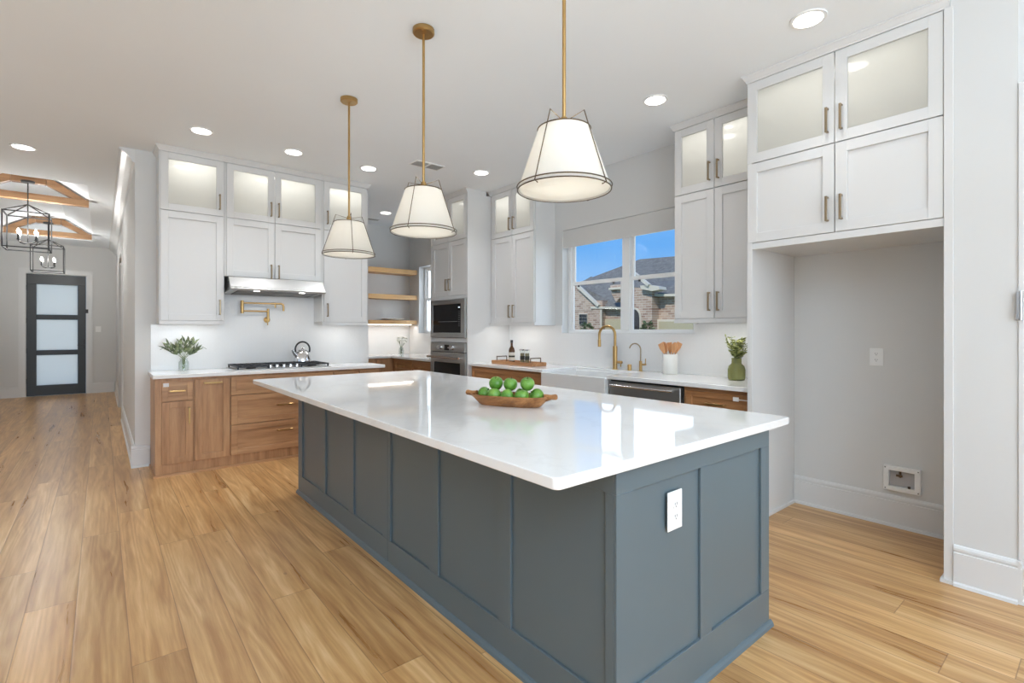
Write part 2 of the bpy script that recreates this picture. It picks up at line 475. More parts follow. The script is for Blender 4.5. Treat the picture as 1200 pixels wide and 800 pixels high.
class MB:
    def __init__(s):
        s.v = []; s.f = []; s.mi = []

    def add(s, vs, fs, mi=0):
        o = len(s.v)
        s.v += [tuple(p) for p in vs]
        s.f += [tuple(i + o for i in q) for q in fs]
        s.mi += [mi] * len(fs)
        return s

    def box(s, x0, y0, z0, x1, y1, z1, mi=0):
        if x0 > x1: x0, x1 = x1, x0
        if y0 > y1: y0, y1 = y1, y0
        if z0 > z1: z0, z1 = z1, z0
        vs = [(x0, y0, z0), (x1, y0, z0), (x1, y1, z0), (x0, y1, z0), (x0, y0, z1), (x1, y0, z1), (x1, y1, z1), (x0, y1, z1)]
        return s.add(vs, [(0, 3, 2, 1), (4, 5, 6, 7), (0, 1, 5, 4), (1, 2, 6, 5), (2, 3, 7, 6), (3, 0, 4, 7)], mi)

    def prism(s, poly, axis, a0, a1, mi=0):
        """poly: list of 2D points in the two other axes (x: (y,z); y: (x,z); z: (x,y))"""
        def P(p, a):
            return {'x': (a, p[0], p[1]), 'y': (p[0], a, p[1]), 'z': (p[0], p[1], a)}[axis]
        n = len(poly)
        vs = [P(p, a0) for p in poly] + [P(p, a1) for p in poly]
        fs = [tuple(range(n)), tuple(range(2 * n - 1, n - 1, -1))]
        fs += [(i, (i + 1) % n, n + (i + 1) % n, n + i) for i in range(n)]
        return s.add(vs, fs, mi)

    def ring(s, pts, r, frames, n, cap, mi=0):
        vs = []
        for p, (a, b_), rr in zip(pts, frames, r):
            for k in range(n):
                t_ = 2 * math.pi * k / n
                vs.append(p + a * (math.cos(t_) * rr) + b_ * (math.sin(t_) * rr))
        fs = []
        m_ = len(pts)
        for i in range(m_ - 1):
            for k in range(n):
                fs.append((i * n + k, i * n + (k + 1) % n, (i + 1) * n + (k + 1) % n, (i + 1) * n + k))
        if cap:
            fs.append(tuple(range(n - 1, -1, -1)))
            fs.append(tuple((m_ - 1) * n + k for k in range(n)))
        return s.add(vs, fs, mi)

    def tube(s, pts, r, n=10, cap=True, mi=0):
        pts = [Vector(p) for p in pts]
        rr = r if isinstance(r, (list, tuple)) else [r] * len(pts)
        fr = []
        prev = None
        for i in range(len(pts)):
            d = (pts[min(i + 1, len(pts) - 1)] - pts[max(i - 1, 0)])
            d = d.normalized() if d.length > 1e-9 else Vector((0, 0, 1))
            if prev is None:
                up = Vector((0, 0, 1)) if abs(d.z) < 0.9 else Vector((1, 0, 0))
                a = d.cross(up).normalized()
            else:
                a = (prev - d * prev.dot(d))
                a = a.normalized() if a.length > 1e-6 else d.orthogonal().normalized()
            prev = a
            fr.append((a, d.cross(a)))
        return s.ring(pts, rr, fr, n, cap, mi)

    def cyl(s, p0, p1, r, n=20, mi=0):
        return s.tube([p0, p1], r, n, True, mi)

    def lathe(s, c, prof, n=28, mi=0):
        """prof: (r, z) pairs from bottom to top, around the vertical through c"""
        cx, cy, cz = c
        vs = []; fs = []
        for r, z in prof:
            for k in range(n):
                a = 2 * math.pi * k / n
                vs.append((cx + r * math.cos(a), cy + r * math.sin(a), cz + z))
        for i in range(len(prof) - 1):
            for k in range(n):
                fs.append((i * n + k, i * n + (k + 1) % n, (i + 1) * n + (k + 1) % n, (i + 1) * n + k))
        if prof[0][0] > 1e-5: fs.append(tuple(range(n - 1, -1, -1)))
        if prof[-1][0] > 1e-5: fs.append(tuple((len(prof) - 1) * n + k for k in range(n)))
        return s.add(vs, fs, mi)

    def levels(s, rects, mi=0):
        """rects: (x0,y0,x1,y1,z) stacked outlines joined into a moulding"""
        vs = []; fs = []
        for x0, y0, x1, y1, z in rects:
            vs += [(x0, y0, z), (x1, y0, z), (x1, y1, z), (x0, y1, z)]
        for i in range(len(rects) - 1):
            for k in range(4):
                fs.append((i * 4 + k, i * 4 + (k + 1) % 4, i * 4 + 4 + (k + 1) % 4, i * 4 + 4 + k))
        fs.append((3, 2, 1, 0)); q = (len(rects) - 1) * 4
        fs.append((q, q + 1, q + 2, q + 3))
        return s.add(vs, fs, mi)

    def sheet(s, pts, thick=(0.3, 0, 0), mi=0):
        n = len(pts)
        vs = [Vector(p) for p in pts] + [Vector(p) + Vector(thick) for p in pts]
        fs = [tuple(range(n)), tuple(range(2 * n - 1, n - 1, -1))]
        fs += [(i, (i + 1) % n, n + (i + 1) % n, n + i) for i in range(n)]
        return s.add(vs, fs, mi)

    def leaf(s, base, direction, length, width, bend=0.2, mi=0, seg=5):
        d = Vector(direction).normalized(); base = Vector(base)
        side = d.cross(Vector((0, 0, 1)))
        side = side.normalized() if side.length > 1e-3 else Vector((1, 0, 0))
        nrm = side.cross(d)
        roll = random.uniform(-1.0, 1.0)
        side = (side * math.cos(roll) + nrm * math.sin(roll))
        vs = []; fs = []
        for i in range(seg + 1):
            u = i / seg
            p = base + d * length * u + Vector((0, 0, -bend * length * u * u))
            w = width * math.sin(math.pi * min(0.97, max(0.05, u)) ** 0.8)
            vs += [p - side * w, p + nrm * w * 0.25, p + side * w]
        for i in range(seg):
            for k in (0, 1):
                a = i * 3 + k
                fs.append((a, a + 1, a + 4, a + 3))
        return s.add(vs, fs, mi)


def world_loc(o):
    v = Vector(o.location)
    while o.parent:
        o = o.parent
        v += Vector(o.location)
    return v


def mesh_from(name, mb, mats, off, smooth=None):
    me = bpy.data.meshes.new(name)
    me.from_pydata([(p[0] - off[0], p[1] - off[1], p[2] - off[2]) for p in mb.v], [], mb.f)
    for m_ in (mats if isinstance(mats, (list, tuple)) else [mats]):
        me.materials.append(m_)
    for p, i in zip(me.polygons, mb.mi):
        p.material_index = i
    me.validate()
    import bmesh
    bm = bmesh.new(); bm.from_mesh(me)
    bmesh.ops.recalc_face_normals(bm, faces=bm.faces)
    bm.to_mesh(me); bm.free()
    if smooth:
        for p in me.polygons:
            p.use_smooth = True
        me.set_sharp_from_angle(angle=R(smooth))
    return me


def part(name, mb, mats, parent, label=None, smooth=None, bevel=None, seg=1, kind=None):
    off = world_loc(parent)
    me = mesh_from(name, mb, mats, off, smooth)
    o = bpy.data.objects.new(name, me)
    COL.objects.link(o)
    o.parent = parent
    if label: o['label'] = label
    if kind: o['kind'] = kind
    if bevel:
        md = o.modifiers.new('bevel', 'BEVEL'); md.width = bevel; md.segments = seg; md.limit_method = 'ANGLE'
    return o


def thing(name, label, cat, loc, group=None):
    o = bpy.data.objects.new(name, None)
    o.empty_display_size = 0.1
    o.location = loc
    COL.objects.link(o)
    o['label'] = label; o['category'] = cat
    if group: o['group'] = group
    return o


def solo(name, mb, mats, label, cat, loc=(0, 0, 0), group=None, smooth=None, bevel=None, seg=1, kind=None):
    me = mesh_from(name, mb, mats, loc, smooth)
    o = bpy.data.objects.new(name, me)
    o.location = loc
    COL.objects.link(o)
    o['label'] = label; o['category'] = cat
    if group: o['group'] = group
    if kind: o['kind'] = kind
    if bevel:
        md = o.modifiers.new('bevel', 'BEVEL'); md.width = bevel; md.segments = seg; md.limit_method = 'ANGLE'
    return o


def struct(name, mb, mats, label=None, bevel=None, smooth=None):
    o = solo(name, mb, mats, label or name.replace('_', ' '), name.split('_')[0], (0, 0, 0), None, smooth, bevel, 1, 'structure')
    return o


def copy_tree(o, parent=None):
    c = o.copy()
    COL.objects.link(c)
    if parent: c.parent = parent
    for ch in list(o.children):
        copy_tree(ch, c)
    return c


# ------------------------------------------------------------------ measurements of the place
CEIL = 3.04
XB = 4.104       # window wall
YA = 5.970       # cooktop wall
HX = 0.252       # hall wall
YP = 7.75        # pantry back wall
YF = 13.60       # foyer wall
HL = -1.66       # left wall of the hall
CT, CB = 0.914, 0.880   # worktop top and underside

# ------------------------------------------------------------------ setting
struct('floor', MB().box(-5.0, -4.0, -0.12, 4.3, 13.8, 0.0), M['floor'], 'oak plank floor')

# ceiling with the vaulted tray of the hall
TX0, TX1, TY0, TY1 = -1.28, -0.12, 7.81, 12.70
cb = MB()
cb.box(-5.0, -4.0, CEIL, 4.3, TY0, CEIL + 0.6)
cb.box(-5.0, TY1, CEIL, 4.3, 13.8, CEIL + 0.6)
cb.box(TX1, TY0, CEIL, 4.3, TY1, CEIL + 0.6)
cb.box(-5.0, TY0, CEIL, TX0, TY1, CEIL + 0.6)
cb.prism([(TX0, CEIL), (TX0, CEIL + 0.6), (TX1, CEIL + 0.6), (TX1, CEIL), (-0.47, 3.27), (-0.93, 3.27)], 'y', TY0, TY1)
struct('ceiling', cb, M['ceiling'], 'white ceiling')

# window wall with its two openings
W1 = (2.402, 4.066, 1.278, 2.455)
W2 = (6.35, 7.42, 1.262, 2.36)
wr = MB()
wr.box(XB, -4.0, 0, XB + 0.2, W1[0], CEIL)
wr.box(XB, W1[1], 0, XB + 0.2, W2[0], CEIL)
wr.box(XB, W2[1], 0, XB + 0.2, 7.95, CEIL)
for w in (W1, W2):
    wr.box(XB, w[0], 0, XB + 0.2, w[1], w[2])
    wr.box(XB, w[0], w[3], XB + 0.2, w[1], CEIL)
struct('wall_right', wr, M['wall'], 'white wall with the sink window')
struct('wall_pantry', MB().box(1.3, YP, 0, XB, YP + 0.2, CEIL).box(1.3, YA + 0.16, 0, 1.45, YP, CEIL), M['wall'], 'pantry back wall')
struct('wall_range', MB().box(HX, YA, 0, 2.585, YA + 0.15, CEIL), M['wall'], 'wall behind the cooktop')
DY0, DY1 = 9.35, 10.75
wh = MB().box(HX, YA + 0.15, 0, HX + 0.15, DY0, CEIL).box(HX, DY1, 0, HX + 0.15, YF, CEIL).box(HX, DY0, 2.45, HX + 0.15, DY1, CEIL)
struct('wall_hall', wh, M['wall'], 'right wall of the hall')
struct('wall_side', MB().box(HX + 0.15, 8.6, 0, 2.2, 8.75, CEIL).box(2.2, 8.6, 0, 2.35, 11.5, CEIL).box(HX + 0.15, 11.35, 0, 2.2, 11.5, CEIL), M['wall'], 'walls of the room beyond the hall opening')
struct('wall_foyer', MB().box(HL - 0.15, YF, 0, -1.13, YF + 0.15, CEIL).box(-0.235, YF, 0, HX + 0.15, YF + 0.15, CEIL).box(-1.13, YF, 2.425, -0.235, YF + 0.15, CEIL), M['wall'], 'foyer end wall with the front door')
struct('wall_left', MB().box(HL - 0.15, 6.6, 0, HL, YF, CEIL).box(-5.0, 6.6, 0, HL - 0.15, 6.75, CEIL), M['wall'], 'left wall of the hall')
wl = MB()
wl.box(-5.2, -4.0, 0, -5.0, -2.5, CEIL).box(-5.2, -0.5, 0, -5.0, 1.0, CEIL).box(-5.2, 3.0, 0, -5.0, 6.75, CEIL)
for a, b_ in ((-2.5, -0.5), (1.0, 3.0)):
    wl.box(-5.2, a, 0, -5.0, b_, 0.35).box(-5.2, a, 2.75, -5.0, b_, CEIL)
struct('wall_living', wl, M['wall'], 'outer wall of the living room')
wn = MB()
wn.box(-5.0, -4.2, 0, -2.6, -4.0, CEIL).box(-0.6, -4.2, 0, 0.2, -4.0, CEIL).box(2.0, -4.2, 0, 2.15, -4.0, CEIL).box(3.5, -4.2, 0, 4.3, -4.0, CEIL)
for a, b_ in ((-2.6, -0.6), (0.2, 2.0), (2.15, 3.5)):
    wn.box(a, -4.2, 0, b_, -4.0, 0.35).box(a, -4.2, 2.75, b_, -4.0, CEIL)
struct('wall_near', wn, M['wall'], 'living room window wall')
NY0 = 0.303
struct('wall_nook', MB().box(3.405, NY0, 0, XB, 0.552, CEIL), M['wall'], 'wall end beside the refrigerator nook')


# baseboards
def baseboard(name, ax, face, a0, a1, outward, h=0.207, label=None, shoe=True):
    """ax 'x': runs along x at y=face; ax 'y': runs along y at x=face; outward +-1 direction into the room"""
    o = outward
    pr = [(face, 0), (face + o * 0.016, 0), (face + o * 0.016, h - 0.04), (face + o * 0.010, h - 0.037), (face + o * 0.010, h - 0.030),
          (face + o * 0.015, h - 0.026), (face + o * 0.014, h - 0.014), (face + o * 0.008, h - 0.004), (face, h)]
    mb = MB()
    if ax == 'x':
        mb.prism(pr, 'x', a0, a1)
        if shoe: mb.prism([(face + o * 0.016, 0), (face + o * 0.03, 0), (face + o * 0.027, 0.014), (face + o * 0.016, 0.02)], 'x', a0, a1)
    else:
        # prism along y with (x,z) outline
        mb.prism(pr, 'y', a0, a1)
        if shoe: mb.prism([(face + o * 0.016, 0), (face + o * 0.03, 0), (face + o * 0.027, 0.014), (face + o * 0.016, 0.02)], 'y', a0, a1)
    return struct(name, mb, M['trim'], label)


baseboard('baseboard_hall', 'y', HX, YA, DY0 - 0.1, -1)
baseboard('baseboard_hall_far', 'y', HX, DY1 + 0.1, YF - 0.02, -1)
baseboard('baseboard_range', 'x', YA, HX - 0.030, 0.366, -1)
baseboard('baseboard_foyer', 'x', YF, -0.13, HX - 0.03, -1)
baseboard('baseboard_foyer_left', 'x', YF, HL, -1.235, -1)
baseboard('baseboard_nook', 'y', XB, 0.555, 1.572, -1)
baseboard('baseboard_right', 'y', 3.405, NY0, 0.5365, -1)
baseboard('baseboard_right_return', 'x', NY0, 3.405 - 0.016, XB, -1)

# hall crown moulding (hall side only) as in the photograph
cm = MB()
cm.prism([(HX, CEIL - 0.13), (HX - 0.02, CEIL - 0.12), (HX - 0.03, CEIL - 0.10), (HX - 0.06, CEIL - 0.06), (HX - 0.10, CEIL - 0.025), (HX - 0.12, CEIL - 0.02), (HX - 0.12, CEIL - 0.001), (HX, CEIL - 0.001)], 'y', YA + 0.002, YF)
struct('trim_1', cm, M['trim'], 'crown moulding along the hall wall')
tr = MB()
for y0, y1 in ((DY0 - 0.1, DY0), (DY1, DY1 + 0.1)):
    tr.box(HX - 0.02, y0, 0, HX, y1, 2.55)
tr.box(HX - 0.02, DY0, 2.45, HX, DY1, 2.55)
struct('trim_2', tr, M['trim'], 'white casing of the hall opening')
tr = MB()
tr.box(-1.235, YF - 0.02, 0, -1.14, YF, 2.53).box(-0.225, YF - 0.02, 0, -0.13, YF, 2.53).box(-1.14, YF - 0.02, 2.435, -0.225, YF, 2.53)
struct('trim_3', tr, M['trim'], 'grey white casing of the front door')
# casing corner at the right edge of the view, with its door hinge
t4 = struct('trim_4', MB().box(3.397, NY0 - 0.022, 0.21, 3.475, NY0 - 0.0005, 2.5), M['trim'], 'white door casing at the right edge', bevel=0.003)
part('hinge', MB().cyl((3.388, NY0 - 0.010, 1.36), (3.388, NY0 - 0.010, 1.50), 0.006, 10).box(3.384, NY0 - 0.006, 1.365, 3.396, NY0 + 0.004, 1.495), M['steel'], t4, 'steel door hinge')

# front door
d1 = solo('door_1', MB().box(-1.127, YF + 0.03, 0.004, -0.238, YF + 0.075, 0.21).box(-1.127, YF + 0.03, 2.225, -0.238, YF + 0.075, 2.42)
          .box(-1.127, YF + 0.03, 0.21, -0.985, YF + 0.075, 2.225).box(-0.368, YF + 0.03, 0.21, -0.238, YF + 0.075, 2.225)
          .box(-0.985, YF + 0.03, 0.81, -0.368, YF + 0.075, 0.91).box(-0.985, YF + 0.03, 1.52, -0.368, YF + 0.075, 1.62),
          M['doorblack'], 'black front door with three frosted panes at the hall end', 'door', bevel=0.003, kind='structure')
for z0, z1 in ((0.212, 0.808), (0.912, 1.518), (1.622, 2.223)):
    part('frosted_pane', MB().box(-0.983, YF + 0.048, z0, -0.37, YF + 0.058, z1), M['frosted'], d1, 'frosted glass pane')
for z in (0.3, 0.9, 1.5, 2.15):
    part('hinge', MB().cyl((-1.137, YF + 0.022, z - 0.05), (-1.137, YF + 0.022, z + 0.05), 0.010, 10), M['black'], d1)
part('handle', MB().box(-0.275, YF + 0.012, 0.93, -0.245, YF + 0.029, 1.13).cyl((-0.26, YF + 0.02, 1.0), (-0.26, YF - 0.03, 1.0), 0.009, 10).cyl((-0.26, YF - 0.03, 1.0), (-0.37, YF - 0.03, 1.0), 0.009, 10), M['black'], d1)
part('sensor', MB().box(-0.245, YF - 0.028, 1.66, -0.20, YF - 0.021, 1.74), M['black'], d1, 'small black contact on the casing')

# light switch in the foyer
sw = thing('light_switch', 'white light switch plate on the foyer wall right of the black door', 'switch', (-0.04, YF, 1.33))
part('plate', MB().box(-0.085, YF - 0.008, 1.27, 0.005, YF - 0.0005, 1.39), M['plastic'], sw, bevel=0.002)
for x in (-0.06, -0.02):
    part('rocker', MB().box(x - 0.012, YF - 0.013, 1.30, x + 0.012, YF - 0.0085, 1.36), M['plastic'], sw)


# windows
def window(name, y0, y1, z0, z1, label, mull, glass='glass'):
    xf = XB + 0.095
    o = solo(name, MB().box(xf, y0, z0, xf + 0.06, y1, z0 + 0.028).box(xf, y0, z1 - 0.03, xf + 0.06, y1, z1)
             .box(xf, y0, z0 + 0.028, xf + 0.06, y0 + 0.045, z1 - 0.03).box(xf, y1 - 0.045, z0 + 0.028, xf + 0.06, y1, z1 - 0.03), M['plastic'], label, 'window', (0, 0, 0), bevel=0.003, kind='structure')
    spans = [(y0 + 0.045, y1 - 0.045)]
    if mull:
        ym = (y0 + y1) / 2
        part('mullion', MB().box(xf - 0.008, ym - 0.045, z0 + 0.028, xf + 0.06, ym + 0.045, z1 - 0.03), M['plastic'], o, bevel=0.004)
        spans = [(y0 + 0.045, ym - 0.045), (ym + 0.045, y1 - 0.045)]
    zm = z0 + 0.565
    for a, b_ in spans:
        lo = MB(); s_ = 0.034
        lo.box(xf + 0.006, a, z0 + 0.028, xf + 0.03, a + s_, zm + 0.02).box(xf + 0.006, b_ - s_, z0 + 0.028, xf + 0.03, b_, zm + 0.02)
        lo.box(xf + 0.006, a + s_, z0 + 0.028, xf + 0.03, b_ - s_, z0 + 0.040).box(xf + 0.006, a + s_, zm - 0.02, xf + 0.03, b_ - s_, zm + 0.02)
        so = part('lower_sash', lo, M['plastic'], o, bevel=0.003)
        part('pane', MB().box(xf + 0.016, a + s_, z0 + 0.040, xf + 0.020, b_ - s_, zm - 0.02), M[glass], so)
        for q in (a + 0.12, b_ - 0.12):
            part('sash_lock', MB().box(xf - 0.004, q - 0.012, zm - 0.042, xf + 0.0055, q + 0.012, zm - 0.022), M['black'], so)
        up = MB()
        up.box(xf + 0.032, a, zm - 0.015, xf + 0.055, a + s_, z1 - 0.03).box(xf + 0.032, b_ - s_, zm - 0.015, xf + 0.055, b_, z1 - 0.03)
        up.box(xf + 0.032, a + s_, zm - 0.015, xf + 0.055, b_ - s_, zm + 0.018).box(xf + 0.032, a + s_, z1 - 0.06, xf + 0.055, b_ - s_, z1 - 0.03)
        so = part('upper_sash', up, M['plastic'], o, bevel=0.003)
        part('pane', MB().box(xf + 0.042, a + s_, zm + 0.018, xf + 0.046, b_ - s_, z1 - 0.06), M[glass], so)
    return o


window('window_1', W1[0] + 0.001, W1[1] - 0.001, W1[2] + 0.001, W1[3] - 0.001, 'white double window above the sink', True)
window('window_2', W2[0] + 0.001, W2[1] - 0.001, W2[2] + 0.001, W2[3] - 0.001, 'narrow white window beside the pantry shelves', False, 'obscured')

rs = thing('roller_shade', 'white roller shade pulled part way down over the sink window', 'blind', (4.125, 3.234, 2.45))
part('fabric', MB().box(4.112, W1[0] + 0.004, 2.262, 4.1135, W1[1] - 0.004, 2.452), M['blind'], rs)
part('roller', MB().cyl((4.135, W1[0] + 0.006, 2.425), (4.135, W1[1] - 0.006, 2.425), 0.020, 16), M['blind'], rs)
part('hem_bar', MB().box(4.109, W1[0] + 0.004, 2.248, 4.1165, W1[1] - 0.004, 2.2615), M['cabinet'], rs)

# ------------------------------------------------------------------ cabinet making


class Face:
    """a vertical cabinet front: kind 'x' faces -X at x=d0 (a runs along y), 'y' faces -Y at y=d0 (a runs along x)"""
    def __init__(s, kind, d0):
        s.k = kind; s.d = d0

    def box(s, mb, a0, d0, z0, a1, d1, z1, mi=0):
        if s.k == 'x':
            return mb.box(s.d + d0, a0, z0, s.d + d1, a1, z1, mi)
        return mb.box(a0, s.d + d0, z0, a1, s.d + d1, z1, mi)

    def pt(s, a, d, z):
        return (s.d + d, a, z) if s.k == 'x' else (a, s.d + d, z)


def front(F, parent, name, a0, a1, z0, z1, m_, fr=0.062, glass=False, label=None):
    mb = MB()
    F.box(mb, a0, 0, z0, a0 + fr, 0.02, z1); F.box(mb, a1 - fr, 0, z0, a1, 0.02, z1)
    F.box(mb, a0 + fr, 0, z0, a1 - fr, 0.02, z0 + fr); F.box(mb, a0 + fr, 0, z1 - fr, a1 - fr, 0.02, z1)
    if not glass:
        F.box(mb, a0 + fr, 0.012, z0 + fr, a1 - fr, 0.018, z1 - fr)
    o = part(name, mb, m_, parent, label, bevel=0.0012)
    if glass:
        g = MB(); F.box(g, a0 + fr, 0.011, z0 + fr, a1 - fr, 0.014, z1 - fr)
        part('pane', g, M['cabglass'], o, 'hazy lit glass pane')
    return o


def handle(F, parent, a, z, L=0.15, vert=True, m_=None):
    mb = MB(); w = 0.0065
    if vert:
        F.box(mb, a - w, -0.034, z - L / 2, a + w, -0.024, z + L / 2)
        for s in (-1, 1):
            zz = z + s * (L / 2 - 0.006)
            F.box(mb, a - w, -0.0235, zz - 0.005, a + w, -0.0005, zz + 0.005)
    else:
        F.box(mb, a - L / 2, -0.034, z - w, a + L / 2, -0.024, z + w)
        for s in (-1, 1):
            aa = a + s * (L / 2 - 0.006)
            F.box(mb, aa - 0.005, -0.0235, z - w, aa + 0.005, -0.0005, z + w)
    return part('handle', mb, m_ or M['bronze'], parent, 'bronze bar handle', bevel=0.0012)


def crown(F, parent, a0, a1, depth, e0, e1, z0=2.988, z1=CEIL - 0.001):
    prof = [(-0.018, z0), (0.004, z0), (0.006, z0 + 0.010), (0.010, z0 + 0.014), (0.022, z1 - 0.014), (0.027, z1 - 0.010), (0.027, z1)]
    rects = []
    for off, z in prof:
        aa, bb = a0 - off * e0, a1 + off * e1
        if F.k == 'x': rects.append((F.d - off, aa, F.d + depth, bb, z))
        else: rects.append((aa, F.d - off, bb, F.d + depth, z))
    return part('crown_moulding', MB().levels(rects), M['cabinet'], parent)


ZM = 2.438    # joint between lower and glazed doors
GL = []


def upper(F, name, label, a0, a1, z0, depth, doors, wood_, e0=0, e1=0, fill0=0.0, fill1=0.0, rail=True, strip=True, glowW=5.0, group=None, lower_z=None, lm=0.0):
    """wall cabinet with solid doors below ZM and glazed, lit doors above. doors: (a0,a1,side of handle)"""
    mid = (a0 + a1) / 2
    o = thing(name, label, 'cabinet', F.pt(mid, depth / 2, z0), group)
    T = 0.018
    mb = MB()
    F.box(mb, a0, 0.021, z0, a1, depth, ZM - 0.012)
    F.box(mb, a0, 0.021, ZM - 0.012, a1, depth, ZM + 0.02)
    F.box(mb, a0, 0.021, ZM + 0.02, a0 + T + fill0, depth, 2.962); F.box(mb, a1 - T - fill1, 0.021, ZM + 0.02, a1, depth, 2.962)
    F.box(mb, a0 + T + fill0, depth - 0.012, ZM + 0.02, a1 - T - fill1, depth, 2.962)
    F.box(mb, a0, 0.021, 2.962, a1, depth, 2.9875)
    part('carcass', mb, wood_, o)
    if rail:
        r = MB(); F.box(r, a0, 0.003, z0 - 0.034, a1, 0.022, z0 - 0.0005)
        if e0: F.box(r, a0, 0.022, z0 - 0.034, a0 + 0.018, depth, z0 - 0.0005)
        if e1: F.box(r, a1 - 0.018, 0.022, z0 - 0.034, a1, depth, z0 - 0.0005)
        part('light_rail', r, wood_, o)
    if strip:
        r = MB(); F.box(r, a0 + 0.04, 0.045, z0 - 0.014, a1 - 0.04, 0.062, z0 - 0.001)
        part('light_strip', r, M['strip'], o, 'glowing under-cabinet light strip')
    crown(F, o, a0, a1, depth, e0, e1)
    for da, db, side in doors:
        g = front(F, o, 'glass_door', da, db, ZM + 0.0035, 2.985, wood_, glass=True, label='glazed cabinet door')
        ah = da + 0.034 if side < 0 else db - 0.034
        handle(F, g, ah, 2.578)
        d = front(F, o, 'door', da, db, lower_z or z0 + 0.002, ZM - 0.0035, wood_)
        handle(F, d, ah, (lower_z or z0) + 0.135 + lm)
    # interior lamp of the glazed section
    pk = MB(); c_ = F.pt(mid, depth * 0.5, 2.952)
    pk.cyl((c_[0], c_[1], 2.950), (c_[0], c_[1], 2.961), 0.03, 16)
    part('puck_light', pk, M['strip'], o, 'small light inside the glazed section')
    L = lamp('cabinet_lamp', 'AREA', F.pt(mid, depth * 0.45, 2.944), (0, 0, 0), glowW * 0.31, (1.0, 0.98, 0.92), (a1 - a0) * 0.8 if F.k == 'y' else depth * 0.5, depth * 0.5 if F.k == 'y' else (a1 - a0) * 0.8)
    if strip:
        lamp('under_cabinet_lamp', 'AREA', F.pt(mid, 0.07, z0 - 0.018), (0, 0, 0), 1.5 * (a1 - a0), (1.0, 0.98, 0.94), (a1 - a0) - 0.24 if F.k == 'y' else 0.02, 0.02 if F.k == 'y' else (a1 - a0) - 0.30)
    return o


FA = Face('y', 5.662)
DA = YA - 5.662 - 0.001
upper(FA, 'wall_cabinet', 'white single door wall cabinet with lit glass top, left of the range hood', 0.418, 0.953, 1.402, DA, [(0.428, 0.944, 1)], M['cabinet'], e0=1, glowW=3.0)
upper(FA, 'wall_cabinet', 'white double door wall cabinet with lit glass top directly above the range hood', 0.954, 1.916, 1.852, DA, [(0.972, 1.416, 1), (1.422, 1.898, -1)], M['cabinet'], rail=False, strip=False, glowW=5.0, lm=-0.065 + 0.0)
upper(FA, 'wall_cabinet', 'white single door wall cabinet with lit glass top, right of the range hood', 1.917, 2.449, 1.402, DA, [(1.936, 2.436, -1)], M['cabinet'], e1=1, glowW=3.0)
FL = Face('x', 3.771)
upper(FL, 'wall_cabinet', 'tall white wall cabinet between the wall ovens and the sink window', 4.181, 5.016, 1.40, XB - 3.771 - 0.001, [(4.192, 4.572, 1), (4.578, 4.965, -1)], M['cabinet'], e0=1, fill1=0.04, glowW=4.0)
FT = Face('x', 3.745)
upper(FT, 'wall_cabinet', 'tall white wall cabinet between the sink window and the refrigerator nook', 1.612, 2.388, 1.405, XB - 3.745 - 0.001, [(1.672, 2.025, 1), (2.031, 2.380, -1)], M['cabinet'], e1=1, fill0=0.04, glowW=4.0)

# refrigerator cabinet with its side panels
FF = Face('x', 3.403)
fc = thing('refrigerator_cabinet', 'deep white cabinet with four doors above the empty refrigerator nook', 'cabinet', (3.75, 1.08, 0))
T = 0.018; D = XB - 3.403 - 0.001
mb = MB()
FF.box(mb, 0.577, 0.021, 1.872, 1.574, D, ZM + 0.02)
FF.box(mb, 0.577, 0.021, ZM + 0.02, 0.61, D, 2.962); FF.box(mb, 1.55, 0.021, ZM + 0.02, 1.574, D, 2.962)
FF.box(mb, 0.61, 0.40, ZM + 0.02, 1.55, 0.415, 2.962)
FF.box(mb, 0.577, 0.021, 2.962, 1.574, D, 2.9875)
FF.box(mb, 0.577, 0.003, 1.857, 1.574, 0.021, 1.8995)
part('carcass', mb, M['cabinet'], fc)
part('side_panel', MB().box(3.405, 1.5745, 0.0, XB - 0.001, 1.606, 2.9875), M['cabinet'], fc, bevel=0.0015)
part('side_panel', MB().box(3.397, 0.538, 0.0, 3.4045, 0.5765, 2.9875).box(3.4045, 0.5525, 0.0, XB - 0.001, 0.5765, 2.9875), M['cabinet'], fc, bevel=0.0015)
part('shoe_moulding', MB().box(3.40, 1.5595, 0, XB - 0.03, 1.574, 0.018).box(3.385, 1.5595, 0, 3.3995, 1.606, 0.018), M['cabinet'], fc)
part('shoe_moulding', MB().box(3.40, 0.577, 0, XB - 0.03, 0.589, 0.018).box(3.382, 0.538, 0, 3.396, 0.589, 0.018), M['cabinet'], fc)
crown(FF, fc, 0.553, 1.606, 0.30, 0, 1)
for da, db, side in ((0.579, 1.0775, 1), (1.0835, 1.603, -1)):
    g = front(FF, fc, 'glass_door', da, db, ZM + 0.0035, 2.985, M['cabinet'], glass=True, label='glazed cabinet door')
    ah = da + 0.034 if side < 0 else db - 0.034
    handle(FF, g, ah, 2.58)
    d = front(FF, fc, 'door', da, db, 1.903, ZM - 0.0035, M['cabinet'])
    handle(FF, d, ah, 2.045)
part('puck_light', MB().cyl((3.6, 1.08, 2.950), (3.6, 1.08, 2.961), 0.03, 16), M['strip'], fc, 'small light inside the glazed section')
lamp('cabinet_lamp', 'AREA', (3.60, 1.08, 2.944), (0, 0, 0), 1.5, (1.0, 0.98, 0.92), 0.2, 0.85)

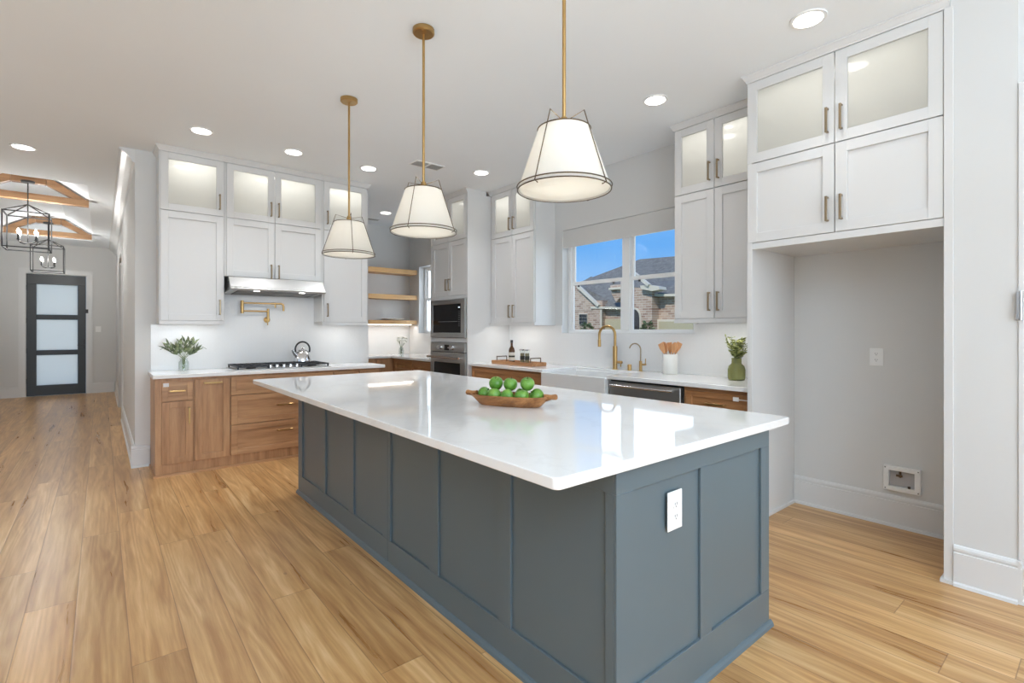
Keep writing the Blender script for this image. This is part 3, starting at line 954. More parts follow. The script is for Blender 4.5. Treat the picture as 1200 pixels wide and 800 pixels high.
# nook: outlet and water supply box
def outlet(parent_or_label, F, a, z, w=0.078, h=0.12, parent=None, label=None):
    if parent is None:
        o = thing('power_outlet', label, 'outlet', F.pt(a, 0, z))
    else:
        o = parent
    mb = MB(); F.box(mb, a - w / 2, -0.0055, z - h / 2, a + w / 2, -0.0004, z + h / 2)
    pl = part('outlet_plate' if parent is not None else 'plate', mb, M['plastic'], o, 'white outlet plate', bevel=0.002)
    for s in (-1, 1):
        zc = z + s * 0.021
        r = MB(); n = 20
        pts = []
        for k in range(n):
            t_ = 2 * math.pi * k / n
            pts.append((0.0165 * math.cos(t_), max(-0.0125, min(0.0125, 0.0165 * math.sin(t_)))))
        v0 = [F.pt(a + p[0], -0.0058, zc + p[1]) for p in pts] + [F.pt(a + p[0], -0.0085, zc + p[1]) for p in pts]
        r.add(v0, [tuple(range(n)), tuple(range(2 * n - 1, n - 1, -1))] + [(i, (i + 1) % n, n + (i + 1) % n, n + i) for i in range(n)])
        for q in (-0.006, 0.006):
            F.box(r, a + q - 0.0011, -0.0092, zc - 0.001, a + q + 0.0011, -0.0084, zc + 0.008, 1)
        F.box(r, a - 0.0022, -0.0092, zc - 0.009, a + 0.0022, -0.0084, zc - 0.0045, 1)
        part('socket', r, [M['plastic'], M['greyslot']], pl if parent is not None else o)
    return o


FN = Face('x', XB)
outlet(None, FN, 1.049, 1.128, label='white duplex power outlet on the grey back wall of the refrigerator nook')

wbx = thing('water_supply_box', 'white recessed ice maker water box low on the refrigerator nook wall', 'supply box', (XB, 0.905, 0.32))
y0, y1, z0, z1 = 0.805, 1.005, 0.243, 0.405
mb = MB()
for bx in ((y0, z0, y1, z0 + 0.028), (y0, z1 - 0.028, y1, z1), (y0, z0 + 0.028, y0 + 0.032, z1 - 0.028), (y1 - 0.032, z0 + 0.028, y1, z1 - 0.028)):
    mb.box(XB - 0.030, bx[0], bx[1], XB - 0.0006, bx[2], bx[3])
part('frame', mb, M['plastic'], wbx, bevel=0.002)
part('back_panel', MB().box(XB - 0.004, y0 + 0.033, z0 + 0.029, XB - 0.0006, y1 - 0.033, z1 - 0.029), mat('grey_box_recess', (0.45, 0.44, 0.44), 0.6)[0], wbx)
part('valve', MB().cyl((XB - 0.016, 0.915, 0.375), (XB - 0.016, 0.915, 0.335), 0.007, 10).cyl((XB - 0.021, 0.915, 0.352), (XB - 0.034, 0.915, 0.352), 0.006, 10).box(XB - 0.038, 0.898, 0.343, XB - 0.032, 0.932, 0.357), M['wire'], wbx, 'small dark metal valve')
part('hose_stub', MB().cyl((XB - 0.014, 0.868, 0.2715), (XB - 0.014, 0.868, 0.285), 0.008, 10), M['wire'], wbx, 'dark hose stub')
for yy in (y0 + 0.012, y1 - 0.012):
    for zz in (z0 + 0.012, z1 - 0.012):
        part('screw', MB().cyl((XB - 0.0325, yy, zz), (XB - 0.0295, yy, zz), 0.004, 8), M['greyslot'], wbx)

# ------------------------------------------------------------------ base cabinets, cooktop wall
FB = Face('y', 5.391)
DB = YA - 5.391 - 0.001


def base_unit(F, label, a0, a1, depth, fronts, wv, wh_, left_end=False, shoe=True, name='base_cabinet', top=CB - 0.0006, nofront=False, group=None):
    o = thing(name, label, 'cabinet', F.pt((a0 + a1) / 2, depth / 2, 0), group)
    mb = MB(); F.box(mb, a0, 0.021, 0.0, a1, depth, top)
    part('carcass', mb, wv, o)
    if shoe:
        s = MB(); F.box(s, a0 - (0.014 if left_end else 0), 0.006, 0.0, a1, 0.0205, 0.022)
        if left_end:
            F.box(s, a0 - 0.014, 0.0205, 0.0, a0 - 0.0003, depth - 0.03, 0.022)
        part('shoe_moulding', s, wh_, o)
    for kind, b0, b1, z0, z1, hp in fronts:
        fr = 0.055 if (z1 - z0) > 0.2 else 0.045
        d = front(F, o, kind, b0, b1, z0, z1, wv if kind == 'door' else wh_, fr=fr)
        if hp is None: continue
        if hp[0] == 'h': handle(F, d, hp[1], hp[2], hp[3], False, M['brass'])
        else: handle(F, d, hp[1], hp[2], hp[3], True, M['brass'])
    return o


u1 = base_unit(FB, 'light oak base cabinet, small drawer over one door, left end of cooktop wall', 0.372, 0.6595, DB,
               [('drawer', 0.418, 0.652, 0.676, 0.852, ('h', 0.535, 0.765, 0.115)), ('door', 0.418, 0.652, 0.112, 0.668, ('v', 0.622, 0.535, 0.15))], M['base'], M['base_h'], True)
part('sticker', MB().box(0.428, 5.3895, 0.805, 0.470, 5.3906, 0.838), M['sticker'], u1.children[-1] if False else [c for c in u1.children if c.name.startswith('drawer')][0], 'white sticker')
base_unit(FB, 'light oak pull-out cabinet with one tall narrow front left of the cooktop drawers', 0.66, 0.9545, DB,
          [('door', 0.668, 0.949, 0.112, 0.858, ('h', 0.81, 0.822, 0.15))], M['base'], M['base_h'])
base_unit(FB, 'wide light oak three-drawer cabinet under the gas cooktop', 0.955, 1.9345, DB,
          [('drawer', 0.962, 1.93, 0.690, 0.858, ('h', 1.445, 0.774, 0.15)), ('drawer', 0.962, 1.93, 0.406, 0.682, ('h', 1.445, 0.56, 0.15)), ('drawer', 0.962, 1.93, 0.112, 0.398, ('h', 1.445, 0.305, 0.15))], M['base'], M['base_h'])
base_unit(FB, 'light oak base cabinet at the right end of the cooktop wall, partly behind the island', 1.935, 2.47, DB,
          [('drawer', 1.948, 2.222, 0.700, 0.858, ('h', 2.085, 0.78, 0.1)), ('drawer', 2.234, 2.458, 0.700, 0.858, ('h', 2.346, 0.78, 0.1)),
           ('door', 1.948, 2.222, 0.112, 0.692, None), ('door', 2.234, 2.458, 0.112, 0.692, None)], M['base'], M['base_h'])

solo('worktop', MB().box(0.352, 5.362, CB, 2.528, YA - 0.001, CT), M['quartz'], 'white quartz worktop on the oak cabinets along the cooktop wall', 'worktop', (1.4, 5.66, CB), bevel=0.004, seg=2)
bs = MB().box(0.373, YA - 0.0095, CT + 0.0006, 0.952, YA - 0.0006, 1.365).box(0.952, YA - 0.0095, CT + 0.0006, 1.918, YA - 0.0006, 1.685).box(1.918, YA - 0.0095, CT + 0.0006, 2.584, YA - 0.0006, 1.365)
solo('tile_backsplash', bs, M['tile_x'], 'glossy white chevron tile backsplash behind the cooktop', 'backsplash', (1.4, YA, CT), kind='structure')
bs = MB().box(XB - 0.0095, 1.607, CT + 0.0006, XB - 0.0006, W1[0], 1.368).box(XB - 0.0095, W1[0], CT + 0.0006, XB - 0.0006, W1[1], W1[2] - 0.001).box(XB - 0.0095, W1[1], CT + 0.0006, XB - 0.0006, 5.018, 1.364)
solo('tile_backsplash', bs, M['tile_y'], 'glossy white chevron tile backsplash behind the sink', 'backsplash', (XB, 3.3, CT), kind='structure')
bs = MB().box(XB - 0.0095, 5.905, CT + 0.0006, XB - 0.0006, 7.738, 1.26)
bs.box(XB - 0.0095, 7.421, 1.26, XB - 0.0006, 7.738, 1.40)
bs.box(1.46, YP - 0.0095, CT + 0.0006, XB - 0.01, YP - 0.0006, 1.40)
solo('tile_backsplash', bs, M['tile_x'], 'white tile backsplash in the pantry corner below the wooden shelves', 'backsplash', (XB, 7.0, CT), kind='structure')

# range hood
hd = thing('range_hood', 'stainless steel under-cabinet range hood above the cooktop', 'range hood', (1.437, 5.8, 1.69))
prof = [(5.955, 1.850), (5.63, 1.850), (5.60, 1.843), (5.515, 1.742), (5.495, 1.732), (5.487, 1.722), (5.492, 1.712), (5.52, 1.708), (5.955, 1.690)]
part('canopy', MB().prism(prof, 'x', 0.977, 1.897), M['steel'], hd, bevel=0.002, seg=2)
part('filter', MB().prism([(5.56, 1.7055), (5.56, 1.700), (5.90, 1.684), (5.90, 1.6905)], 'x', 1.05, 1.83), M['greyslot'], hd, 'dark grease filter')
for x in (1.22, 1.66):
    part('lamp', MB().cyl((x, 5.545, 1.703), (x, 5.545, 1.7065), 0.028, 16), M['hoodlight'], hd, 'lit hood lamp')
part('end_switch', MB().box(0.9735, 5.58, 1.735, 0.9765, 5.62, 1.80), M['black'], hd)
lamp('hood_spot', 'AREA', (1.437, 5.62, 1.68), (0, 0, 0), 1.6, (1, 0.97, 0.92), 0.5, 0.05)

# pot filler
pf = thing('pot_filler', 'brass folding pot filler tap on the tiles above the cooktop', 'tap', (1.41, YA - 0.01, 1.42))
yb = YA - 0.011
part('flange', MB().cyl((1.41, yb, 1.425), (1.41, yb - 0.012, 1.425), 0.032, 24).cyl((1.41, yb - 0.012, 1.425), (1.41, yb - 0.07, 1.425), 0.016, 16).cyl((1.41, yb - 0.045, 1.40), (1.41, yb - 0.045, 1.365), 0.005, 8), M['brass'], pf, smooth=40)
part('riser', MB().cyl((1.41, yb - 0.06, 1.42), (1.41, yb - 0.06, 1.545), 0.013, 16), M['brass'], pf, smooth=40)
part('lower_arm', MB().cyl((1.41, yb - 0.06, 1.515), (1.165, yb - 0.07, 1.515), 0.009, 14), M['brass'], pf, smooth=40)
part('elbow', MB().cyl((1.155, yb - 0.07, 1.49), (1.155, yb - 0.07, 1.625), 0.016, 16), M['brass'], pf, smooth=40)
part('upper_arm', MB().cyl((1.155, yb - 0.075, 1.60), (1.53, yb - 0.12, 1.60), 0.009, 14), M['brass'], pf, smooth=40)
part('spout', MB().tube([(1.43, yb - 0.108, 1.60), (1.47, yb - 0.113, 1.60), (1.53, yb - 0.12, 1.60), (1.548, yb - 0.122, 1.59), (1.552, yb - 0.122, 1.57), (1.552, yb - 0.122, 1.52)], 0.011, 14).cyl((1.47, yb - 0.113, 1.60), (1.47, yb - 0.113, 1.555), 0.009, 10), M['brass'], pf, smooth=40)

# gas cooktop
ct = thing('gas_cooktop', 'stainless gas cooktop with black iron grates set in the worktop', 'cooktop', (1.46, 5.68, CT))
cx0, cx1, cy0, cy1 = 1.01, 1.93, 5.43, 5.93
ZC = CT + 0.0006
part('tray', MB().levels([(cx0, cy0, cx1, cy1, ZC), (cx0 + 0.002, cy0 + 0.002, cx1 - 0.002, cy1 - 0.002, ZC + 0.008), (cx0 + 0.02, cy0 + 0.02, cx1 - 0.02, cy1 - 0.02, ZC + 0.010)]), M['steel'], ct)
for bx, by in ((1.17, 5.56), (1.17, 5.80), (1.47, 5.75), (1.77, 5.56), (1.77, 5.80)):
    part('burner', MB().lathe((bx, by, ZC + 0.0105), [(0.045, 0), (0.045, 0.008), (0.036, 0.010), (0.036, 0.016), (0.020, 0.018), (0.0, 0.018)], 20), M['iron'], ct, smooth=40)
for gx0, gx1, gy0 in ((cx0 + 0.02, 1.315, 5.455), (1.325, 1.615, 5.565), (1.625, cx1 - 0.02, 5.455)):
    g = MB(); zt = ZC + 0.043; w = 0.006; gy1 = cy1 - 0.02
    for yy in (gy0, gy1): g.box(gx0, yy - w, zt - 0.014, gx1, yy + w, zt)
    for xx in (gx0, gx1): g.box(xx - w, gy0, zt - 0.014, xx + w, gy1, zt)
    n = 5
    for k in range(1, n):
        xx = gx0 + (gx1 - gx0) * k / n
        g.box(xx - 0.004, gy0, zt - 0.010, xx + 0.004, gy1, zt + 0.002)
    for k in range(1, 4):
        yy = gy0 + (gy1 - gy0) * k / 4
        g.box(gx0, yy - 0.004, zt - 0.010, gx1, yy + 0.004, zt + 0.001)
    for xx in (gx0 + 0.004, gx1 - 0.004):
        for yy in (gy0 + 0.004, gy1 - 0.004):
            g.box(xx - 0.007, yy - 0.007, ZC + 0.0105, xx + 0.007, yy + 0.007, zt - 0.002)
    part('grate', g, M['iron'], ct, 'black cast iron grate')
for x in (1.335, 1.40, 1.467, 1.533, 1.598):
    part('knob', MB().lathe((x, 5.495, ZC + 0.0105), [(0.023, 0), (0.023, 0.006), (0.019, 0.010), (0.018, 0.030), (0.014, 0.033), (0, 0.033)], 20).box(x - 0.003, 5.478, ZC + 0.042, x + 0.003, 5.512, ZC + 0.047), M['chrome'], ct, smooth=40)

# kettle
kx, ky, kz = 1.735, 5.775, ZC + 0.0465
kt = thing('kettle', 'polished steel kettle with a black loop handle on the cooktop', 'kettle', (kx, ky, kz))
part('body', MB().lathe((kx, ky, kz), [(0.085, 0), (0.092, 0.006), (0.092, 0.02), (0.080, 0.065), (0.062, 0.105), (0.050, 0.118), (0.044, 0.122)], 32), M['chrome'], kt, smooth=40)
part('lid', MB().lathe((kx, ky, kz), [(0.046, 0.1225), (0.043, 0.130), (0.020, 0.137), (0.010, 0.139), (0.010, 0.148), (0.014, 0.153), (0.010, 0.160), (0, 0.161)], 24), M['chrome'], kt, smooth=40)
part('spout', MB().tube([(kx - 0.065, ky - 0.02, kz + 0.06), (kx - 0.095, ky - 0.028, kz + 0.095), (kx - 0.118, ky - 0.034, kz + 0.135)], [0.022, 0.017, 0.012], 14), M['chrome'], kt, smooth=40)
hp = []
for k in range(15):
    a = math.pi * (1.12 - 1.24 * k / 14)
    hp.append((kx + 0.078 * math.cos(a), ky, kz + 0.135 + 0.085 * math.sin(a)))
part('loop_handle', MB().tube(hp, 0.0095, 12), M['black'], kt, 'black loop handle', smooth=40)

# vase with sage stems on the left end of the cooktop worktop
def vase_and_stems():
    vx, vy = 0.625, 5.80
    z = CT + 0.0006
    v = solo('glass_vase', MB().lathe((vx, vy, z), [(0.040, 0), (0.043, 0.005), (0.043, 0.085), (0.036, 0.098), (0.030, 0.106), (0.034, 0.118), (0.037, 0.122), (0.034, 0.122), (0.027, 0.106), (0.040, 0.082), (0.040, 0.008), (0, 0.006)], 28),
             M['vaseglass'], 'small clear glass jar vase left of the cooktop', 'vase', (vx, vy, z), smooth=50)
    st = MB(); lf = MB()
    random.seed(3)
    for k in range(9):
        a = -1.4 + 2.8 * k / 8 + random.uniform(-0.1, 0.1)
        ln = random.uniform(0.17, 0.24)
        tip = Vector((vx + math.sin(a) * ln * 0.72, vy + random.uniform(-0.05, 0.03), z + 0.10 + ln * (0.35 + 0.65 * math.cos(a * 0.8))))
        st.tube([(vx + math.sin(a) * 0.008, vy, z + 0.018), (vx + math.sin(a) * 0.012, vy, z + 0.12), tuple(Vector((vx, vy, z + 0.12)).lerp(tip, 0.5) + Vector((0, 0, 0.01))), tuple(tip)], [0.0022, 0.002, 0.0016, 0.001], 6)
        for q in (0.35, 0.5, 0.65, 0.8, 0.93):
            p = Vector((vx, vy, z + 0.12)).lerp(tip, q)
            for s in (-1, 1):
                d = (tip - Vector((vx, vy, z + 0.12))).normalized() + Vector((s * 0.45, random.uniform(-.4, .4), 0.1))
                lf.leaf(p, d, random.uniform(0.055, 0.085), random.uniform(0.008, 0.013), 0.1)
    for s in (-1, 1):
        p0 = Vector((vx, vy, z + 0.125))
        st.tube([tuple(p0), tuple(p0 + Vector((s * 0.08, 0, 0.10))), tuple(p0 + Vector((s * 0.15, -0.01, 0.11))), tuple(p0 + Vector((s * 0.19, -0.01, 0.085)))], 0.0022, 6)
    o = thing('leafy_stems', 'sage green leafy stems standing in the clear jar left of the cooktop', 'plant', (vx, vy, z + 0.02))
    part('stems', st, M['stem'], o)
    part('leaves', lf, M['leaf'], o, kind='stuff')


vase_and_stems()

# ------------------------------------------------------------------ sink wall base run
FS = Face('x', 3.480)
DS = XB - 3.480 - 0.001
by = M['base_y']
base_unit(FS, 'oak base cabinet between the wall ovens and the farmhouse sink, wide drawer on top', 3.706, 5.018, DS,
          [('drawer', 3.725, 4.985, 0.700, 0.858, None), ('door', 3.725, 4.35, 0.112, 0.692, None), ('door', 4.356, 4.985, 0.112, 0.692, None)], by, by)
base_unit(FS, 'oak base cabinet under the farmhouse sink', 2.870, 3.7055, DS,
          [('door', 2.878, 3.285, 0.112, 0.60, ('v', 3.25, 0.50, 0.15)), ('door', 3.291, 3.698, 0.112, 0.60, ('v', 3.326, 0.50, 0.15))], by, by, top=0.61)
ur = base_unit(FS, 'oak base cabinet between the dishwasher and the refrigerator nook', 1.607, 2.140, DS,
               [('drawer', 1.622, 2.112, 0.700, 0.852, ('h', 1.87, 0.768, 0.15)), ('door', 1.622, 2.112, 0.112, 0.692, ('v', 2.07, 0.58, 0.15))], by, by)
part('latch', MB().box(3.4735, 1.70, 0.806, 3.4795, 1.742, 0.836).box(3.4755, 1.6225, 0.815, 3.4797, 1.70, 0.822), M['plastic'], [c for c in ur.children if c.name.startswith('drawer')][0], 'white plastic latch', bevel=0.002)
# fillers
dw = thing('dishwasher', 'stainless dishwasher with a bar handle right of the farmhouse sink', 'dishwasher', (3.7, 2.5, 0))
part('tub', MB().box(3.505, 2.1425, 0.10, XB - 0.012, 2.8675, 0.872), M['rubber'], dw)
part('door_panel', MB().box(3.472, 2.158, 0.115, 3.504, 2.856, 0.862), M['steel'], dw, bevel=0.003)
part('kick_plate', MB().box(3.53, 2.158, 0.0, 3.545, 2.856, 0.0995), M['rubber'], dw)
dwh = MB().cyl((3.428, 2.20, 0.832), (3.428, 2.815, 0.832), 0.0095, 14)
for y in (2.235, 2.78): dwh.cyl((3.428, y, 0.832), (3.4715, y, 0.832), 0.007, 10)
part('handle', dwh, M['chrome'], dw, 'steel bar handle', smooth=40)

solo('worktop', MB().box(3.452, 3.7065, CB, XB - 0.001, 5.018, CT).box(3.955, 2.875, CB, XB - 0.001, 3.7065, CT).box(3.452, 1.6075, CB, XB - 0.001, 2.875, CT), M['quartz'],
     'white quartz worktop around the farmhouse sink below the window', 'worktop', (3.8, 3.2, CB), bevel=0.004, seg=2)

sk = thing('farmhouse_sink', 'white apron front farmhouse sink below the window', 'sink', (3.7, 3.29, 0.62))
sx0, sx1, sy0, sy1, sz0, sz1 = 3.432, 3.954, 2.877, 3.7045, 0.62, 0.889
mb = MB()
mb.box(sx0, sy0, sz0, sx1, sy1, sz0 + 0.025)
mb.box(sx0, sy0, sz0 + 0.025, sx0 + 0.03, sy1, sz1); mb.box(sx1 - 0.025, sy0, sz0 + 0.025, sx1, sy1, sz1)
mb.box(sx0 + 0.03, sy0, sz0 + 0.025, sx1 - 0.025, sy0 + 0.025, sz1); mb.box(sx0 + 0.03, sy1 - 0.025, sz0 + 0.025, sx1 - 0.025, sy1, sz1)
part('basin', mb, M['porcelain'], sk, bevel=0.006, seg=2)
part('drain', MB().lathe((3.70, 3.29, sz0 + 0.0255), [(0.045, 0), (0.045, 0.003), (0.03, 0.002), (0, 0.001)], 20), M['chrome'], sk)


def arc(c, r, a0, a1, n, plane='y', x=0):
    """arc in the vertical plane; returns points (x fixed or y fixed)"""
    out = []
    for k in range(n + 1):
        a = a0 + (a1 - a0) * k / n
        if plane == 'y': out.append((x, c[0] + r * math.cos(a), c[1] + r * math.sin(a)))
        else: out.append((c[0] + r * math.cos(a), x, c[1] + r * math.sin(a)))
    return out


Z0 = CT + 0.0006
# main tap (spout reaches out over the basin and towards the ovens)
fa = thing('kitchen_tap', 'tall brass arched kitchen tap behind the sink', 'tap', (4.02, 3.235, Z0))
part('body', MB().cyl((4.02, 3.235, Z0), (4.02, 3.235, Z0 + 0.006), 0.030, 24).cyl((4.02, 3.235, Z0 + 0.006), (4.02, 3.235, Z0 + 0.235), 0.0235, 24), M['brass'], fa, smooth=40)
dvec = Vector((-0.05, 0.21, 0)); dvec.normalize()
pts = [(4.02, 3.235, Z0 + 0.235), (4.02, 3.235, Z0 + 0.34)]
rr = 0.088
for k in range(13):
    a = math.pi * k / 12
    p = Vector((4.02, 3.235, Z0 + 0.35)) + dvec * (rr - rr * math.cos(a)) + Vector((0, 0, rr * math.sin(a)))
    pts.append(tuple(p))
e_ = Vector(pts[-1])
pts.append(tuple(e_ + Vector((0, 0, -0.05))))
part('spout', MB().tube(pts, 0.0135, 16), M['brass'], fa, smooth=50)
part('spray_head', MB().cyl(tuple(e_ + Vector((0, 0, -0.0505))), tuple(e_ + Vector((0, 0, -0.125))), 0.0165, 18), M['brass'], fa, smooth=40)
part('lever', MB().cyl((4.02, 3.235 - 0.024, Z0 + 0.075), (4.02, 3.235 - 0.085, Z0 + 0.075), 0.014, 16).cyl((4.02, 3.235 - 0.072, Z0 + 0.075), (4.02, 3.235 - 0.072, Z0 + 0.03), 0.006, 10), M['brass'], fa, smooth=40)
solo('air_switch', MB().lathe((4.02, 3.055, Z0), [(0.020, 0), (0.020, 0.055), (0.017, 0.060), (0.0, 0.060)], 20), M['brass'], 'short brass cylinder button between the two sink taps', 'button', (4.02, 3.055, Z0), smooth=40)
ft = thing('water_filter_tap', 'small slim brass arched filter tap right of the main sink tap', 'tap', (4.02, 2.925, Z0))
part('body', MB().cyl((4.02, 2.925, Z0), (4.02, 2.925, Z0 + 0.004), 0.022, 20).cyl((4.02, 2.925, Z0 + 0.004), (4.02, 2.925, Z0 + 0.10), 0.0145, 18), M['brass'], ft, smooth=40)
pts = [(4.02, 2.925, Z0 + 0.10), (4.02, 2.925, Z0 + 0.20)]
for k in range(13):
    a = math.pi * 0.93 * k / 12
    pts.append(tuple(Vector((4.02, 2.925, Z0 + 0.205)) + Vector((-0.1, 0.99, 0)) * (0.062 - 0.062 * math.cos(a)) + Vector((0, 0, 0.062 * math.sin(a)))))
part('spout', MB().tube(pts, 0.0062, 12), M['bronze'], ft, smooth=50)
part('lever', MB().cyl((4.02, 2.91, Z0 + 0.065), (4.02, 2.865, Z0 + 0.068), 0.009, 12).cyl((4.02, 2.872, Z0 + 0.065), (4.02, 2.868, Z0 + 0.125), 0.0045, 10), M['brass'], ft, smooth=40)

# utensil crock
ux, uy = 3.975, 2.575
cr_ = solo('utensil_crock', MB().lathe((ux, uy, Z0), [(0.062, 0), (0.066, 0.004), (0.066, 0.178), (0.063, 0.181), (0.060, 0.178), (0.060, 0.012), (0, 0.010)], 32), M['ceramic'],
           'white ceramic utensil crock on the worktop below the window', 'crock', (ux, uy, Z0), smooth=50)


def utensil(label, base, tip, kind):
    base = Vector(base); tip = Vector(tip)
    d = (tip - base).normalized()
    side = Vector((0, 1, 0)) - d * d.y
    side.normalize()
    mb = MB().tube([tuple(base), tuple(base.lerp(tip, 0.68))], [0.005, 0.0045], 10)
    L = (tip - base).length
    n = 10; ring = []
    vs = []; fs = []
    nrm = d.cross(side)
    for i in range(n + 1):
        u = i / n
        p = base + d * L * (0.64 + 0.36 * u)
        if kind == 'spoon': w = 0.026 * math.sqrt(max(0.0, 1 - (2 * u - 1) ** 2)) + 0.003
        else: w = 0.006 + 0.019 * min(1, u * 1.8)
        tk = 0.004
        vs += [p - side * w - nrm * tk, p + side * w - nrm * tk, p + side * w + nrm * tk, p - side * w + nrm * tk]
    for i in range(n):
        for k in range(4):
            fs.append((i * 4 + k, i * 4 + (k + 1) % 4, i * 4 + 4 + (k + 1) % 4, i * 4 + 4 + k))
    fs += [(3, 2, 1, 0), (n * 4, n * 4 + 1, n * 4 + 2, n * 4 + 3)]
    mb.add(vs, fs)
    return solo('wooden_spoon' if kind == 'spoon' else 'wooden_spatula', mb, M['spoon'], label, 'utensil', tuple(base), 'wooden utensils in the white crock', smooth=40)


utensil('flat wooden spatula leaning furthest left in the white crock', (ux - 0.022, uy - 0.035, Z0 + 0.02), (ux - 0.022, uy + 0.085, Z0 + 0.275), 'spatula')
utensil('wooden spoon second from the left in the white crock', (ux + 0.0, uy - 0.02, Z0 + 0.02), (ux + 0.0, uy + 0.070, Z0 + 0.290), 'spoon')
utensil('upright slim wooden spatula in the middle of the white crock', (ux + 0.030, uy + 0.0, Z0 + 0.02), (ux + 0.030, uy + 0.025, Z0 + 0.285), 'spatula')
utensil('round wooden spoon leaning right in the white crock', (ux - 0.015, uy + 0.02, Z0 + 0.02), (ux - 0.015, uy - 0.068, Z0 + 0.288), 'spoon')
utensil('wooden spatula leaning furthest right in the white crock', (ux + 0.015, uy + 0.03, Z0 + 0.02), (ux + 0.015, uy - 0.092, Z0 + 0.285), 'spatula')

# green vase
gx_, gy_ = 3.90, 1.925
solo('green_glass_vase', MB().lathe((gx_, gy_, Z0), [(0.045, 0), (0.060, 0.004), (0.066, 0.02), (0.066, 0.085), (0.058, 0.112), (0.040, 0.130), (0.037, 0.138), (0.037, 0.172), (0.040, 0.176), (0.033, 0.176), (0.032, 0.136), (0.060, 0.085), (0.058, 0.02), (0, 0.012)], 32),
     M['greenglass'], 'olive green glass bottle vase at the right end of the sink worktop', 'vase', (gx_, gy_, Z0), smooth=35)
gr = thing('olive_stems', 'bushy olive green stems in the green glass vase', 'plant', (gx_, gy_, Z0 + 0.03))
st = MB(); lf = MB(); random.seed(11)
for k in range(22):
    a = random.uniform(0, 2 * math.pi); sp_ = random.uniform(0.01, 0.095)
    tip = Vector((gx_ + math.cos(a) * sp_, gy_ + math.sin(a) * sp_, Z0 + random.uniform(0.25, 0.36)))
    b0 = Vector((gx_ + math.cos(a) * 0.01, gy_ + math.sin(a) * 0.01, Z0 + 0.16))
    st.tube([(gx_, gy_, Z0 + 0.03), tuple(b0), tuple(b0.lerp(tip, 0.5) + Vector((0, 0, 0.01))), tuple(tip)], [0.002, 0.002, 0.0016, 0.001], 6)
    for q in (0.2, 0.32, 0.44, 0.56, 0.68, 0.8, 0.92):
        p = b0.lerp(tip, q)
        for s in (-1, 1):
            aa = a + s * 1.3 + random.uniform(-.5, .5)
            lf.leaf(p, (math.cos(aa), math.sin(aa), random.uniform(0.2, 0.9)), random.uniform(0.035, 0.06), random.uniform(0.005, 0.009), 0.15)
part('stems', st, M['stem'], gr)
part('leaves', lf, M['leaf2'], gr, kind='stuff')

# tray with bottle and two jars
tx_, ty_ = 3.705, 4.385
tr_ = thing('serving_tray', 'long wooden serving tray with dark handles left of the sink', 'tray', (tx_, ty_, Z0))
mb = MB().box(tx_ - 0.11, ty_ - 0.36, Z0, tx_ + 0.11, ty_ + 0.36, Z0 + 0.012)
mb.box(tx_ - 0.11, ty_ - 0.36, Z0 + 0.012, tx_ - 0.098, ty_ + 0.36, Z0 + 0.040).box(tx_ + 0.098, ty_ - 0.36, Z0 + 0.012, tx_ + 0.11, ty_ + 0.36, Z0 + 0.040)
mb.box(tx_ - 0.098, ty_ - 0.36, Z0 + 0.012, tx_ + 0.098, ty_ - 0.348, Z0 + 0.040).box(tx_ - 0.098, ty_ + 0.348, Z0 + 0.012, tx_ + 0.098, ty_ + 0.36, Z0 + 0.040)
part('tray_base', mb, M['tray'], tr_, bevel=0.002)
for s in (-1, 1):
    y = ty_ + s * 0.30
    part('handle', MB().tube([(tx_ - 0.075, y, Z0 + 0.0125), (tx_ - 0.075, y, Z0 + 0.085), (tx_ + 0.075, y, Z0 + 0.085), (tx_ + 0.075, y, Z0 + 0.0125)], 0.007, 8), M['wire'], tr_, 'dark metal tray handle', smooth=50)
ZT = Z0 + 0.0128
bx_, by_ = 3.71, 4.505
bo = thing('oil_bottle', 'dark amber oil bottle with a black cap on the wooden tray', 'bottle', (bx_, by_, ZT))
part('glass_body', MB().lathe((bx_, by_, ZT), [(0.034, 0), (0.036, 0.004), (0.036, 0.145), (0.030, 0.170), (0.017, 0.190), (0.013, 0.205), (0.013, 0.235), (0, 0.235)], 24), M['amber'], bo, smooth=45)
part('cap', MB().lathe((bx_, by_, ZT), [(0.0155, 0.2355), (0.0155, 0.268), (0, 0.268)], 16), M['black'], bo, smooth=45)
part('paper_label', MB().lathe((bx_, by_, ZT), [(0.0368, 0.03), (0.0368, 0.125)], 24).lathe((bx_, by_, ZT), [(0.0372, 0.068), (0.0372, 0.088)], 24, 1), [M['label'], M['labeldark']], bo, smooth=45)
jt = None
for i, (jy, lb) in enumerate(((4.315, 'glass spice jar beside the oil bottle on the wooden tray'), (4.232, 'glass spice jar nearest the sink on the wooden tray'))):
    jx = 3.71
    if jt is None:
        jt = thing('spice_jar', lb, 'jar', (jx, jy, ZT), 'glass spice jars on the tray')
        part('glass_body', MB().lathe((jx, jy, ZT), [(0.024, 0), (0.026, 0.004), (0.026, 0.125), (0.034, 0.160), (0.034, 0.166), (0, 0.166)], 20), M['vaseglass'], jt, smooth=45)
        part('spice', MB().lathe((jx, jy, ZT), [(0.022, 0.004), (0.023, 0.05), (0, 0.05)], 18).lathe((jx, jy, ZT), [(0.0235, 0.085), (0.0235, 0.122), (0, 0.122)], 18), M['spice'], jt, smooth=45)
        part('paper_label', MB().lathe((jx, jy, ZT), [(0.0266, 0.05), (0.0266, 0.09)], 20), M['labeldark'], jt, smooth=45)
        part('metal_rim', MB().lathe((jx, jy, ZT), [(0.0345, 0.152), (0.0352, 0.167), (0, 0.168)], 20), M['chrome'], jt, smooth=45)
    else:
        c = copy_tree(jt); c.location = (jx, jy, ZT); c['label'] = lb

